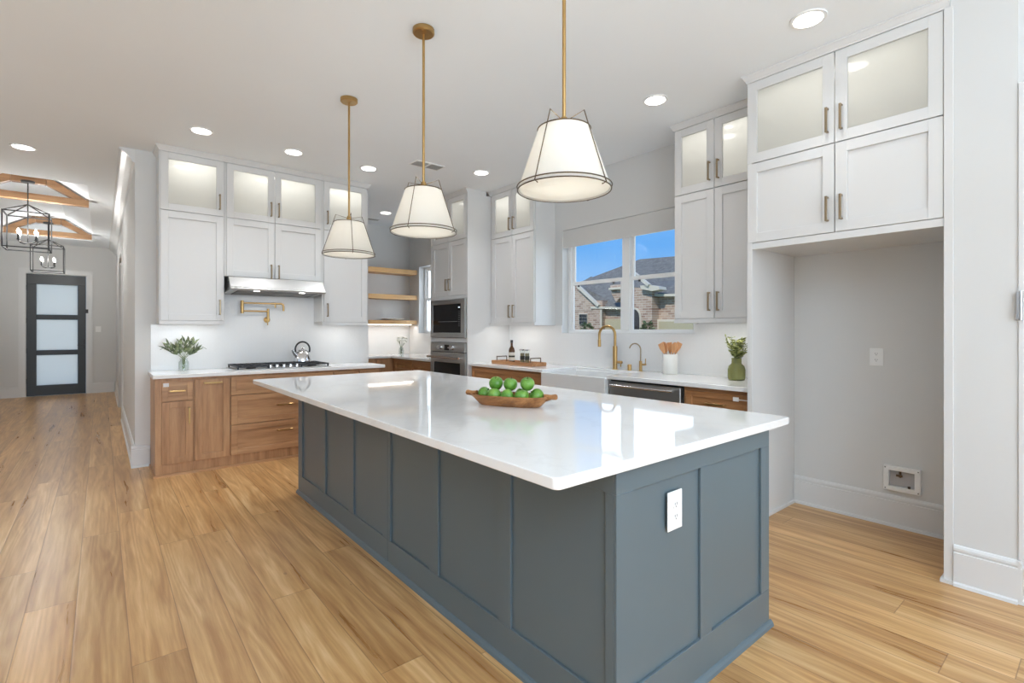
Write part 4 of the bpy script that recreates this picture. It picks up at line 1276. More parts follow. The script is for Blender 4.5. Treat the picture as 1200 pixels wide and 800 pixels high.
# ------------------------------------------------------------------ oven tower
FO = Face('x', 3.440)
ot = thing('oven_tower_cabinet', 'tall white built-in cabinet housing the microwave and wall oven', 'cabinet', (3.77, 5.46, 0))
DO = XB - 3.44 - 0.001
ya, yb_ = 5.020, 5.900
mb = MB()
FO.box(mb, ya, 0.0, 0, ya + 0.020, DO, 2.9875)
FO.box(mb, yb_ - 0.020, 0.0, 0, yb_, DO, 2.9875)
FO.box(mb, ya + 0.020, 0.0, 0.0, yb_ - 0.020, 0.40, 0.485)
FO.box(mb, ya + 0.020, 0.002, 1.158, yb_ - 0.020, 0.40, 1.212)
FO.box(mb, ya + 0.020, 0.002, 1.706, yb_ - 0.020, 0.40, 1.745)
FO.box(mb, ya + 0.020, 0.021, 1.745, yb_ - 0.020, 0.40, ZM + 0.02)
FO.box(mb, ya + 0.020, 0.40, 0, yb_ - 0.020, DO, 2.9875)
FO.box(mb, ya + 0.020, 0.021, 2.962, yb_ - 0.020, 0.40, 2.9875)
part('carcass', mb, M['cabinet'], ot)
crown(FO, ot, ya, yb_, 0.28, 0, 1)
for da, db, side in ((5.046, 5.449, 1), (5.455, 5.868, -1)):
    g = front(FO, ot, 'glass_door', da, db, ZM + 0.0035, 2.985, M['cabinet'], glass=True, label='glazed cabinet door')
    ah = da + 0.034 if side < 0 else db - 0.034
    handle(FO, g, ah, 2.578)
    d = front(FO, ot, 'door', da, db, 1.748, ZM - 0.0035, M['cabinet'])
    handle(FO, d, ah, 1.89)
part('puck_light', MB().cyl((3.64, 5.45, 2.950), (3.64, 5.45, 2.961), 0.03, 16), M['strip'], ot, 'small light inside the glazed section')
lamp('cabinet_lamp', 'AREA', (3.65, 5.45, 2.944), (0, 0, 0), 1.1, (1.0, 0.98, 0.92), 0.2, 0.7)
part('lower_drawer', MB().box(3.42, ya + 0.022, 0.112, 3.4395, yb_ - 0.022, 0.475), M['cabinet'], ot, bevel=0.002)


def appliance(name, label, cat, z0, z1):
    return thing(name, label, cat, (3.6, 5.45, z0))


mw = appliance('microwave_oven', 'stainless built-in microwave with a dark window above the wall oven', 'microwave', 1.216, 1.70)
y0, y1 = 5.042, 5.862
part('housing', MB().box(3.441, y0 + 0.01, 1.218, 3.83, y1 - 0.01, 1.698), M['rubber'], mw)
mb = MB()
z0, z1 = 1.216, 1.702
fwd = 3.413
mb.box(fwd, y0, z0, 3.4395, y1, z0 + 0.062).box(fwd, y0, z1 - 0.062, 3.4395, y1, z1).box(fwd, y0, z0 + 0.062, 3.4395, y0 + 0.095, z1 - 0.062).box(fwd, y1 - 0.062, z0 + 0.062, 3.4395, y1, z1 - 0.062)
part('trim_frame', mb, M['steel'], mw, 'stainless trim frame', bevel=0.004)
dr = part('door', MB().box(fwd + 0.004, y0 + 0.0955, z0 + 0.0625, 3.439, y1 - 0.0625, z1 - 0.0625), M['ovenglass'], mw, 'dark glass door')
part('display', MB().box(fwd + 0.0025, y0 + 0.115, z1 - 0.115, fwd + 0.0035, y0 + 0.150, z1 - 0.10), emitter('display_glow', (0.7, 0.85, 1.0), 1.2), dr)
bt = MB()
for k in range(8):
    bt.box(fwd + 0.0025, y0 + 0.118, z1 - 0.16 - k * 0.026, fwd + 0.0035, y0 + 0.146, z1 - 0.152 - k * 0.026)
part('keypad', bt, M['greyslot'], dr)
part('door_grip', MB().box(fwd + 0.001, y0 + 0.17, z0 + 0.20, fwd + 0.0035, y1 - 0.20, z0 + 0.207), M['greyslot'], dr)

wo_ = appliance('wall_oven', 'stainless wall oven with two knobs and a tubular handle below the microwave', 'oven', 0.49, 1.155)
part('housing', MB().box(3.441, y0 + 0.01, 0.49, 3.83, y1 - 0.01, 1.152), M['rubber'], wo_)
cp = part('control_panel', MB().box(3.413, y0, 1.035, 3.4395, y1, 1.154), M['steel'], wo_, bevel=0.004)
part('display', MB().box(3.4105, 5.40, 1.055, 3.4125, 5.51, 1.125), M['ovenglass'], cp)
for y in (5.315, 5.60):
    part('knob', MB().cyl((3.4125, y, 1.09), (3.405, y, 1.09), 0.036, 24).cyl((3.405, y, 1.09), (3.375, y, 1.09), 0.027, 24).box(3.370, y - 0.05, 1.082, 3.376, y + 0.05, 1.098), M['chrome'], cp, smooth=40)
mb = MB()
z0, z1 = 0.495, 1.028
mb.box(3.413, y0, z0, 3.4395, y1, z0 + 0.06).box(3.413, y0, z1 - 0.13, 3.4395, y1, z1).box(3.413, y0, z0 + 0.06, 3.4395, y0 + 0.11, z1 - 0.13).box(3.413, y1 - 0.085, z0 + 0.06, 3.4395, y1, z1 - 0.13)
do_ = part('door', mb, M['steel'], wo_, 'stainless oven door', bevel=0.004)
part('window', MB().box(3.417, y0 + 0.1105, z0 + 0.0605, 3.438, y1 - 0.0855, z1 - 0.1305), M['ovenglass'], do_, 'dark oven window')
hb = MB().cyl((3.355, y0 + 0.05, 0.965), (3.355, y1 - 0.02, 0.965), 0.013, 18)
for y in (y0 + 0.09, y1 - 0.06): hb.cyl((3.355, y, 0.965), (3.4125, y, 0.965), 0.010, 12)
part('handle', hb, M['chrome'], do_, 'tubular steel handle', smooth=40)

# ------------------------------------------------------------------ pantry corner
base_unit(FS, 'oak two-drawer base cabinet in the pantry run next to the oven tower', 5.902, 6.515, DS,
          [('drawer', 5.915, 6.505, 0.690, 0.858, ('h', 6.21, 0.775, 0.12)), ('door', 5.915, 6.505, 0.112, 0.682, None)], by, by)
base_unit(FS, 'oak drawer base cabinet in the pantry corner by the narrow window', 6.516, 7.148, DS,
          [('drawer', 6.525, 7.06, 0.690, 0.858, ('h', 6.79, 0.775, 0.12)), ('door', 6.525, 7.06, 0.112, 0.682, None)], by, by)
FP = Face('y', 7.150)
base_unit(FP, 'oak base cabinet on the pantry back wall below the shelves', 2.70, XB - 0.001, YP - 7.150 - 0.001,
          [('door', 3.235, 3.395, 0.112, 0.858, None), ('door', 2.71, 3.205, 0.112, 0.858, ('v', 3.16, 0.70, 0.15))], M['base'], M['base_h'])
solo('worktop', MB().box(3.452, 5.9015, CB, XB - 0.001, 7.125, CT).box(2.69, 7.125, CB, XB - 0.001, YP - 0.001, CT), M['quartz'], 'white quartz worktop turning the pantry corner below the shelves', 'worktop', (3.8, 6.8, CB), bevel=0.004, seg=2)
for (z0, z1, lb) in ((2.235, 2.312, 'top thick oak floating shelf on the pantry wall'), (1.815, 1.888, 'middle thick oak floating shelf on the pantry wall'), (1.405, 1.470, 'bottom thick oak floating shelf with a light strip beneath')):
    sh = thing('floating_shelf', lb, 'shelf', (3.2, YP, z0), 'oak floating shelves in the pantry')
    part('board', MB().box(2.3, 7.47, z0, 3.93, YP - 0.0005, z1).box(3.93, 7.47, z0, XB - 0.0106, 7.738, z1), M['shelf'], sh, bevel=0.002)
    if z0 < 1.5:
        part('light_strip', MB().box(2.4, 7.49, z0 - 0.012, 4.0, 7.505, z0 - 0.0005), M['strip'], sh, 'glowing light strip')
lamp('under_shelf_lamp', 'AREA', (3.3, 7.52, 1.388), (0, 0, 0), 3.5, (1.0, 0.96, 0.9), 1.5, 0.03)
dsh = MB().lathe((3.72, 7.60, 1.4706), [(0.08, 0), (0.12, 0.008), (0.185, 0.026), (0.19, 0.030), (0.18, 0.028), (0.10, 0.012), (0, 0.010)], 32)
solo('serving_dish', dsh, M['ceramic'], 'low pale dish on the bottom pantry shelf', 'dish', (3.72, 7.60, 1.4706), smooth=50)
px_, py_ = 3.80, 7.46
solo('bud_vase', MB().lathe((px_, py_, Z0), [(0.035, 0), (0.042, 0.004), (0.044, 0.06), (0.036, 0.095), (0.036, 0.112), (0.030, 0.112), (0.038, 0.06), (0.036, 0.008), (0, 0.006)], 24), M['vaseglass'], 'small clear vase of white flowers on the pantry worktop', 'vase', (px_, py_, Z0), smooth=50)
fw = thing('white_flowers', 'bunch of white flowers in the small pantry vase', 'flowers', (px_, py_, Z0 + 0.02))
st = MB(); pe = MB(); random.seed(5)
for k in range(11):
    a = 2 * math.pi * k / 11; r_ = random.uniform(0.03, 0.10)
    tip = Vector((px_ + math.cos(a) * r_, py_ + math.sin(a) * r_ * 0.7, Z0 + random.uniform(0.19, 0.27)))
    st.tube([(px_ + math.cos(a) * .01, py_ + math.sin(a) * .01, Z0 + 0.012), (px_ + math.cos(a) * .014, py_ + math.sin(a) * .014, Z0 + 0.12), tuple(tip)], 0.0018, 6)
    for q in range(7):
        aa = 2 * math.pi * q / 7
        pe.leaf(tip, (math.cos(aa), math.sin(aa), 0.7), 0.048, 0.018, 0.3)
part('stems', st, M['leaf'], fw)
part('petals', pe, M['flower'], fw, kind='stuff')

# ------------------------------------------------------------------ island
IX0, IX1, IY0, IY1 = 1.231, 2.294, 0.985, 4.219
isl = thing('kitchen_island', 'long blue grey panelled kitchen island in the middle of the room', 'island', ((IX0 + IX1) / 2, (IY0 + IY1) / 2, 0))
REC = 0.011
b_ = MB()
b_.box(IX0 + REC, IY0 + REC, 0, IX1, IY1 - REC, CB - 0.0006)
part('core', b_, M['island'], isl)


def panelled(F, a0, a1, recs, zr0, zr1, top, name):
    mb = MB()
    edges = [a0]
    F.box(mb, a0, 0, 0, a1, REC - 0.0002, zr0); F.box(mb, a0, 0, zr1, a1, REC - 0.0002, top)
    cur = a0
    for r0, r1 in recs:
        F.box(mb, cur, 0, zr0, r0, REC - 0.0002, zr1); cur = r1
    F.box(mb, cur, 0, zr0, a1, REC - 0.0002, zr1)
    return part(name, mb, M['island'], isl, bevel=0.0012)


FI = Face('x', IX0)
TOPI = CB - 0.0008
panelled(FI, IY0 + REC + 0.0005, 2.5795, [(1.03, 1.504), (1.585, 2.045), (2.125, 2.552)], 0.148, 0.80, TOPI, 'side_panelling')
panelled(FI, 2.5815, IY1 - REC, [(2.645, 3.07), (3.15, 3.583), (3.665, 4.109)], 0.148, 0.80, TOPI, 'side_panelling')
FE = Face('y', IY0)
panelled(FE, IX0, IX1, [(1.312, 1.722), (1.803, 2.219)], 0.163, 0.80, TOPI, 'end_panelling')
sh = MB()
w = 0.016
pf_ = [(0, 0), (w, 0), (w * 0.85, 0.012), (w * 0.4, 0.022), (0, 0.026)]
sh.prism([(IX0 - p[0] - 0.0003, p[1]) for p in pf_], 'y', IY0 - w, IY1)
sh.prism([(IY0 - p[0] - 0.0003, p[1]) for p in pf_], 'x', IX0 - w, IX1 + 0.012)
part('shoe_moulding', sh, M['island'], isl)
outlet(None, FE, 1.545, 0.685, 0.088, 0.135, parent=isl)


def rounded_slab(x0, y0, x1, y1, z0, z1, r, n=6):
    pts = []
    for cx, cy, a0 in ((x1 - r, y1 - r, 0), (x0 + r, y1 - r, 90), (x0 + r, y0 + r, 180), (x1 - r, y0 + r, 270)):
        for k in range(n + 1):
            a = R(a0 + 90 * k / n)
            pts.append((cx + r * math.cos(a), cy + r * math.sin(a)))
    return MB().prism(pts, 'z', z0, z1)


solo('island_worktop', rounded_slab(0.943, 0.955, 2.446, 4.432, CB, CT, 0.022), M['quartz'], 'large white polished quartz worktop on the blue grey island', 'worktop', (1.69, 2.69, CB), smooth=30, bevel=0.003, seg=2)

# dough bowl with apples, long axis turned in plan
BC = Vector((1.672, 2.045, CT + 0.0006))
ax_ = Vector((0.239, -0.471, 0)).normalized(); bx2 = Vector((-ax_.y, ax_.x, 0))
bw = thing('dough_bowl', 'long carved wooden dough bowl with end handles on the island', 'bowl', tuple(BC))


def oval(a, b, z, n=36, pw=2.6):
    out = []
    for k in range(n):
        t_ = 2 * math.pi * k / n
        c, s_ = math.cos(t_), math.sin(t_)
        u = a * math.copysign(abs(c) ** (2 / pw), c); v = b * math.copysign(abs(s_) ** (2 / pw), s_)
        out.append(BC + ax_ * u + bx2 * v + Vector((0, 0, z)))
    return out


n = 36
rings = [oval(0.165, 0.060, 0), oval(0.175, 0.066, 0.006), oval(0.212, 0.100, 0.045), oval(0.222, 0.108, 0.056), oval(0.216, 0.102, 0.058), oval(0.205, 0.094, 0.040), oval(0.176, 0.070, 0.010), oval(0.14, 0.045, 0.007)]
vs = [p for r_ in rings for p in r_]
fs = []
for i in range(len(rings) - 1):
    for k in range(n):
        fs.append((i * n + k, i * n + (k + 1) % n, (i + 1) * n + (k + 1) % n, (i + 1) * n + k))
fs.append(tuple(range(n))); fs.append(tuple((len(rings) - 1) * n + k for k in range(n)))
part('bowl_body', MB().add(vs, fs), M['bowl'], bw, smooth=50)
for s_ in (-1, 1):
    p0 = BC + ax_ * (s_ * 0.200) + Vector((0, 0, 0.050))
    p1 = BC + ax_ * (s_ * 0.262) + Vector((0, 0, 0.058))
    part('handle', MB().tube([tuple(p0), tuple(p0.lerp(p1, 0.5)), tuple(p0.lerp(p1, 0.88)), tuple(p1)], [0.020, 0.013, 0.015, 0.010], 14), M['bowl'], bw, smooth=50)


def apple_mesh(r):
    prof = []
    for k in range(17):
        t_ = math.pi * k / 16
        rr_ = r * (math.sin(t_) ** 0.92) * (1 + 0.05 * math.cos(t_ * 1.0) * -1)
        zz = -math.cos(t_) * r * 0.93
        if k >= 14: zz -= (k - 13.2) * r * 0.075
        if k <= 1: zz += r * 0.06
        prof.append((max(rr_, 0.0), zz))
    prof[0] = (0.0, prof[0][1]); prof[-1] = (0.0, prof[-1][1] - r * 0.03)
    return prof


AR = 0.0378
ap = thing('green_apple', '', 'apple', (0, 0, 0), 'green apples in the wooden bowl')
part('apple_flesh', MB().lathe((0, 0, 0), apple_mesh(AR), 28), M['apple'], ap, smooth=60)
part('stem', MB().tube([(0, 0, AR * 0.60), (0.001, 0, AR * 0.85), (0.004, 0.001, AR * 1.06)], [0.0012, 0.0013, 0.002], 6), M['applestem'], ap)
apples = [
    (-0.146, -0.008, 0.055, 'green apple in the lower layer at the left end of the wooden bowl', (0.9, 0.5)),
    (-0.072, -0.042, 0.055, 'second lower green apple from the left along the front of the bowl', (0.6, 2.0)),
    (0.006, -0.044, 0.054, 'front lower green apple at the middle of the wooden bowl', (1.3, 1.1)),
    (0.084, -0.044, 0.055, 'front lower green apple right of the middle of the bowl', (0.3, 3.0)),
    (0.150, 0.004, 0.058, 'lower green apple at the right end of the wooden bowl', (1.2, -2.0)),
    (0.052, 0.042, 0.054, 'green apple mostly hidden at the back of the bowl, left of the right top apple', (0.4, 1)),
    (-0.088, 0.014, 0.111, 'leftmost of the three top green apples in the bowl', (0.45, -1.0)),
    (-0.002, 0.010, 0.110, 'middle of the three top green apples in the bowl', (0.2, 0.3)),
    (0.096, 0.008, 0.116, 'rightmost of the three top green apples in the bowl', (0.35, -0.8)),
]
for i, (a, b2, z, lb, rt) in enumerate(apples):
    o = ap if i == 0 else copy_tree(ap)
    o.location = BC + ax_ * a + bx2 * b2 + Vector((0, 0, z))
    o.rotation_euler = (rt[0] * 0.8, 0, rt[1])
    s_ = 1.0 + 0.02 * math.sin(i * 2.3)
    o.scale = (s_, s_, s_)
    o['label'] = lb

# ------------------------------------------------------------------ pendants over the island
def pendant(loc, label):
    x, y = loc
    o = thing('pendant_lamp', label, 'pendant lamp', (x, y, CEIL), 'brass pendants over the island')
    part('ceiling_canopy', MB().lathe((x, y, CEIL - 0.028), [(0, 0), (0.056, 0), (0.062, 0.006), (0.062, 0.0275)], 32).cyl((x + 0.035, y - 0.02, CEIL - 0.031), (x + 0.035, y - 0.02, CEIL - 0.028), 0.006, 10).cyl((x - 0.035, y - 0.02, CEIL - 0.031), (x - 0.035, y - 0.02, CEIL - 0.028), 0.006, 10), M['brass'], o, smooth=40)
    part('rod', MB().cyl((x, y, 2.165), (x, y, CEIL - 0.028), 0.0075, 14), M['brass'], o, smooth=40)
    part('finial', MB().lathe((x, y, 2.130), [(0, 0), (0.016, 0.002), (0.018, 0.02), (0.012, 0.034), (0.0, 0.035)], 20), M['brass'], o, smooth=40)
    zb, zt, rb, rt = 1.872, 2.115, 0.186, 0.104
    part('lamp_shade', MB().lathe((x, y, 0), [(rb, zb), (rt, zt), (rt - 0.003, zt), (rb - 0.003, zb), (rb, zb)][:4], 48), M['shade'], o, 'cream linen shade', smooth=60)
    # make a proper open shell instead of capped lathe
    sh_ = o.children[-1]
    part('diffuser', MB().lathe((x, y, 0), [(rb - 0.006, zb + 0.006), (rb - 0.006, zb + 0.009)], 48), M['diffuser'], o, 'white diffuser disc')
    for (r_, z_) in ((rb + 0.001, zb), (rb + 0.003, zb + 0.014), (rt + 0.002, zt)):
        rg = MB().tube([(x + r_ * math.cos(2 * math.pi * k / 48), y + r_ * math.sin(2 * math.pi * k / 48), z_) for k in range(49)], 0.0024, 6, False)
        part('rim_wire', rg, M['wire'], o)
    wr_ = MB()
    for k in range(4):
        a = R(10 + 90 * k)
        c, s_ = math.cos(a), math.sin(a)
        wr_.tube([(x + 0.012 * c, y + 0.012 * s_, 2.148), (x + 0.094 * c, y + 0.094 * s_, 2.168), (x + (rb + 0.006) * c, y + (rb + 0.006) * s_, zb - 0.001), (x + (rb - 0.012) * c, y + (rb - 0.012) * s_, zb - 0.006)], 0.0022, 6)
    part('wire_frame', wr_, M['wire'], o, 'thin dark wire frame')
    part('bulb', MB().lathe((x, y, 1.96), [(0.0, 0), (0.022, 0.008), (0.030, 0.03), (0.026, 0.06), (0.014, 0.08), (0.014, 0.10), (0, 0.10)], 20), M['warmbulb'], o, smooth=60)
    return o


def hollow_shade(o, x, y):
    """open truncated cone with real thickness"""
    zb, zt, rb, rt = 1.872, 2.115, 0.186, 0.104
    n = 48; vs = []; fs = []
    rows = [(rb, zb), (rt, zt), (rt - 0.0025, zt), (rb - 0.0025, zb)]
    for r_, z_ in rows:
        for k in range(n):
            a = 2 * math.pi * k / n
            vs.append((x + r_ * math.cos(a), y + r_ * math.sin(a), z_))
    for i in range(4):
        j = (i + 1) % 4
        for k in range(n):
            fs.append((i * n + k, i * n + (k + 1) % n, j * n + (k + 1) % n, j * n + k))
    return mesh_from('lamp_shade', MB().add(vs, fs), M['shade'], (x, y, CEIL), 60)


PEND = [((1.433, 1.41), 'nearest brass pendant lamp with a cream shade, closest to the sink side camera end'),
        ((1.433, 2.538), 'middle brass pendant lamp with a cream tapered shade'),
        ((1.433, 3.655), 'farthest and smallest looking brass pendant lamp, nearest the cooktop')]
PEND[0] = (PEND[0][0], 'nearest and largest looking of the three brass pendant lamps over the island')
pn = pendant(*PEND[0])
for ch in pn.children:
    if ch.name.startswith('lamp_shade'):
        ch.data = hollow_shade(pn, *PEND[0][0])
for i, (loc, lb) in enumerate(PEND):
    if i:
        c = copy_tree(pn); c.location = (loc[0], loc[1], CEIL); c['label'] = lb
        c.rotation_euler = (0, 0, R((0, 24.5, 66.6)[i]))
    lamp('pendant_light', 'POINT', (loc[0], loc[1], 2.02), energy=2.0, color=(1.0, 0.97, 0.93), size=0.05)

# ------------------------------------------------------------------ recessed lights and vents
RL = [((-0.566, 6.563), 'round recessed ceiling light at the far left, before the hall vault'),
      ((0.673, 5.046), 'round recessed ceiling light above the left oak cabinets'),
      ((1.443, 5.082), 'round recessed ceiling light in front of the hood cabinets'),
      ((2.206, 5.082), 'round recessed ceiling light right of the farthest pendant rod'),
      ((3.234, 6.844), 'round recessed ceiling light in the pantry corner'),
      ((3.219, 4.434), 'round recessed ceiling light before the wall cabinet left of the sink window'),
      ((3.212, 3.30), 'round recessed ceiling light half hidden behind the nearest pendant shade'),
      ((3.212, 2.205), 'round recessed ceiling light before the wall cabinet right of the sink window'),
      ((3.029, 1.091), 'nearest round recessed ceiling light, before the refrigerator cabinet')]
r0 = None
for (x, y), lb in RL:
    if r0 is None:
        r0 = thing('recessed_light', lb, 'ceiling light', (x, y, CEIL), 'recessed ceiling lights')
        n = 32
        part('trim_ring', MB().lathe((x, y, CEIL - 0.0075), [(0.074, 0.0), (0.090, 0.001), (0.092, 0.004), (0.092, 0.007), (0.074, 0.007)], n), M['plastic'], r0, smooth=40)
        part('lens', MB().lathe((x, y, CEIL - 0.009), [(0.073, 0.0), (0.073, 0.0014)], n), M['downlight'], r0, 'glowing lens')
    else:
        c = copy_tree(r0); c.location = (x, y, CEIL); c['label'] = lb
    lamp('downlight', 'AREA', (x, y, CEIL - 0.014), (0, 0, 0), 2.0 if y < 3 else 4.0, (0.96, 0.98, 1.0), 0.13, shape='DISK', spread=R(105))


def vent(x, y, w, d, rot, label, halves):
    o = thing('ceiling_vent', label, 'vent', (x, y, CEIL), 'ceiling air vents')
    mb = MB(); t_ = 0.012
    z0, z1 = CEIL - 0.008, CEIL - 0.0005
    mb.box(x - w / 2, y - d / 2, z0, x + w / 2, y - d / 2 + t_, z1).box(x - w / 2, y + d / 2 - t_, z0, x + w / 2, y + d / 2, z1)
    mb.box(x - w / 2, y - d / 2 + t_, z0, x - w / 2 + t_, y + d / 2 - t_, z1).box(x + w / 2 - t_, y - d / 2 + t_, z0, x + w / 2, y + d / 2 - t_, z1)
    if halves: mb.box(x - 0.012, y - d / 2 + t_, z0, x + 0.012, y + d / 2 - t_, z1)
    part('frame', mb, M['plastic'], o)
    lv = MB(); k = 8
    for i in range(k):
        yy = y - d / 2 + t_ + (d - 2 * t_) * (i + 0.5) / k
        for a0, a1 in (((x - w / 2 + t_ + 0.001, x - 0.013), (x + 0.013, x + w / 2 - t_ - 0.001)) if halves else ((x - w / 2 + t_ + 0.001, x + w / 2 - t_ - 0.001),)):
            lv.box(a0, yy - 0.004, z0 + 0.002, a1, yy + 0.004, z1 - 0.001)
    lv.box(x - w / 2 + t_, y - d / 2 + t_, z1 - 0.0009, x + w / 2 - t_, y + d / 2 - t_, z1 - 0.0003)
    part('louvres', lv, M['vent'], o, 'grey louvres')
    o.rotation_euler = (0, 0, 0)
    return o


vent(2.64, 4.60, 0.34, 0.17, 0, 'double ceiling air vent behind the middle pendant rod', True)
vent(3.24, 7.38, 0.28, 0.12, 0, 'small ceiling air vent in the pantry above the shelves', False)

# ------------------------------------------------------------------ hall: timber trusses and lantern chandeliers
for yy, lb in ((8.70, 'nearer cedar timber truss in the hall ceiling vault'), (11.80, 'farther cedar timber truss in the hall ceiling vault')):
    o = thing('timber_truss', lb, 'beam', (-0.70, yy, 2.95), 'timber trusses in the hall ceiling')
    ym = yy + 0.10
    part('tie_beam', MB().box(TX0 + 0.004, yy, 2.952, TX1 - 0.004, ym, 3.036), M['beam'], o, bevel=0.003)
    part('collar_beam', MB().box(-0.86, yy + 0.005, 3.165, -0.54, ym - 0.005, 3.262), M['beam'], o, bevel=0.003)
    for s_ in (-1, 1):
        c0 = -0.70
        part('rafter', MB().prism([(c0 + s_ * 0.545, 3.0365), (c0 + s_ * 0.41, 3.0365), (c0 + s_ * 0.165, 3.167), (c0 + s_ * 0.165, 3.255), (c0 + s_ * 0.20, 3.258)], 'y', yy + 0.005, ym - 0.005), M['beam'], o, bevel=0.002)


def chandelier(x, y, ztop, label):
    o = thing('lantern_chandelier', label, 'chandelier', (x, y, ztop), 'black lantern chandeliers in the hall')
    part('ceiling_canopy', MB().lathe((x, y, 0), [(0.0, 3.138), (0.062, 3.140), (0.066, 3.150), (0.066, 3.164)], 24), M['black'], o, smooth=40)
    ch = MB(); zz = 3.138; k = 0
    part('stem', MB().cyl((x, y, 2.40), (x, y, 3.138), 0.0065, 8), M['black'], o)
    s_ = 0.205; zt, zb, zh = 2.745, 2.315, 2.872
    cg = MB(); t_ = 0.0065
    cs = [(x - s_, y - s_), (x + s_, y - s_), (x + s_, y + s_), (x - s_, y + s_)]
    for (a, b2) in cs:
        cg.box(a - t_, b2 - t_, zb, a + t_, b2 + t_, zt)
        cg.tube([(a, b2, zt), (x, y, zh)], t_, 6)
    for i in range(4):
        p, q = cs[i], cs[(i + 1) % 4]
        for z_ in (zb, zt):
            cg.box(min(p[0], q[0]) - t_, min(p[1], q[1]) - t_, z_ - t_, max(p[0], q[0]) + t_, max(p[1], q[1]) + t_, z_ + t_)
    part('cage', cg, M['black'], o, 'black open lantern cage')
    ar = MB()
    for i in range(4):
        a = R(45 + 90 * i); c, s2 = math.cos(a), math.sin(a)
        ar.tube([(x, y, 2.395), (x + 0.05 * c, y + 0.05 * s2, 2.385), (x + 0.11 * c, y + 0.11 * s2, 2.405), (x + 0.11 * c, y + 0.11 * s2, 2.42)], 0.006, 8)
        cx_, cy_ = x + 0.11 * c, y + 0.11 * s2
        ar.lathe((cx_, cy_, 2.42), [(0.018, 0), (0.018, 0.005), (0.010, 0.006), (0.010, 0.07), (0, 0.07)], 12)
    part('candle_arms', ar, M['black'], o, 'black arms with candle sleeves')
    for i in range(4):
        a = R(45 + 90 * i)
        cx_, cy_ = x + 0.11 * math.cos(a), y + 0.11 * math.sin(a)
        part('bulb', MB().lathe((cx_, cy_, 2.4905), [(0.006, 0), (0.015, 0.018), (0.016, 0.032), (0.007, 0.060), (0, 0.072)], 14), M['bulb'], o, 'lit candle bulb', smooth=60)
    return o


CH = [((-0.70, 8.62), 'nearer black lantern chandelier hanging in the hall'), ((-0.70, 11.72), 'farther black lantern chandelier in front of the black door')]
c0 = chandelier(CH[0][0][0], CH[0][0][1], 3.16, CH[0][1])
c1 = copy_tree(c0); c1.location = (CH[1][0][0], CH[1][0][1], 3.16); c1['label'] = CH[1][1]
for (x, y), _ in CH:
    lamp('chandelier_light', 'POINT', (x, y, 2.56), energy=34, color=(0.97, 0.97, 0.95), size=0.10)

# ------------------------------------------------------------------ outside the window
S_, C_ = math.sin(R(YAW)), math.cos(R(YAW))


def at(u, v, x):
    """place a measured façade corner at distance x east of the camera"""
    a = (u - 600) / FPX; b2 = (HORIZON - v) / FPX
    r = Vector((S_ + a * C_, C_ - a * S_, b2))
    k = x / r.x
    return Vector((x, r.y * k, CAM_H + r.z * k))


struct('ground', MB().box(4.35, -30, -0.6, 70, 60, -0.35), M['lawn'], 'lawn outside')
nh = thing('neighbor_house', 'brick house with grey shingle roofs seen through the sink window', 'house', (22, 15, -0.35))
GZ = -0.35


def pg(pts, x):
    return [at(u, v, x) for u, v in pts]


def wall_piece(u0, u1, v0, x, th, mt, name='brick_wall', v1=None):
    a = at(u0, v0, x); b2 = at(u1, v1 or v0, x)
    return part(name, MB().sheet([(x, a.y, GZ), (x, a.y, a.z), (x, b2.y, b2.z), (x, b2.y, GZ)], (th, 0, 0)), mt, nh)


# main hipped roof far back
e0, e1 = at(680, 340, 24.0), at(840, 340, 24.0)
rp = [at(680, 330, 24), at(709, 326, 27), at(727.4, 316.6, 27.5), at(742, 308, 28), at(750, 303.6, 28), at(840, 296, 28), at(840, 345, 24), at(680, 345, 24)]
part('roof', MB().sheet(rp, (1.5, 0, 0)), M['shingle'], nh, 'grey main roof')
part('roof', MB().sheet([at(682, 330, 25), at(692.4, 324, 26), at(702, 327, 26), at(702, 338, 25), at(682, 338, 25)], (1, 0, 0)), M['shingle'], nh, 'small far roof peak')
# left wing
wall_piece(650, 706, 352, 21.8, 3.0, M['brick'])
part('brick_gable', MB().sheet([at(650, 354, 21.78), at(664, 327, 21.78), at(680, 339, 21.78), at(702, 360, 21.78), at(702, 364, 21.78), at(650, 364, 21.78)], (0.3, 0, 0)), M['brick'], nh)
part('roof', MB().sheet([at(679, 337, 21.9), at(702, 361, 21.9), at(728, 362, 22.0), at(733, 362, 22.0), at(733, 332, 24.0), at(700, 327, 24.0), at(679, 330, 23)], (0.5, 0, 0)), M['shingle'], nh, 'grey roof of the left wing')
part('rake_board', MB().sheet([at(676, 333, 21.6), at(701.5, 357, 21.6), at(700, 359.5, 21.6), at(676, 337, 21.6)], (0.2, 0, 0)), M['houseTrim'], nh, 'pale rake board')
wall_piece(693, 733, 361.5, 22.1, 2.5, M['brick'])
part('eave', MB().sheet([at(692, 358.8, 21.7), at(733, 360, 21.7), at(733, 362.4, 21.7), at(692, 361.4, 21.7)], (0.5, 0, 0)), M['houseTrim'], nh)
wall_piece(695, 704, 362.5, 21.75, 0.34, M['brick'], 'brick_pier')
part('downspout', MB().sheet([at(703.5, 362.5, 21.65), at(704.8, 362.5, 21.65), at(704.8, 400, 21.65), at(703.5, 400, 21.65)], (0.08, 0, 0)), M['houseTrim'], nh)
part('garage_door', MB().sheet([at(709, 374, 22.0), at(729, 374, 22.0), at(729, 400, 22.0), at(709, 400, 22.0)], (0.09, 0, 0)), M['garage'], nh, 'tan garage door')
wf = part('window_frame', MB().sheet([at(678, 367.5, 21.7), at(688, 367.5, 21.7), at(688, 380, 21.7), at(678, 380, 21.7)], (0.09, 0, 0)), M['houseTrim'], nh)
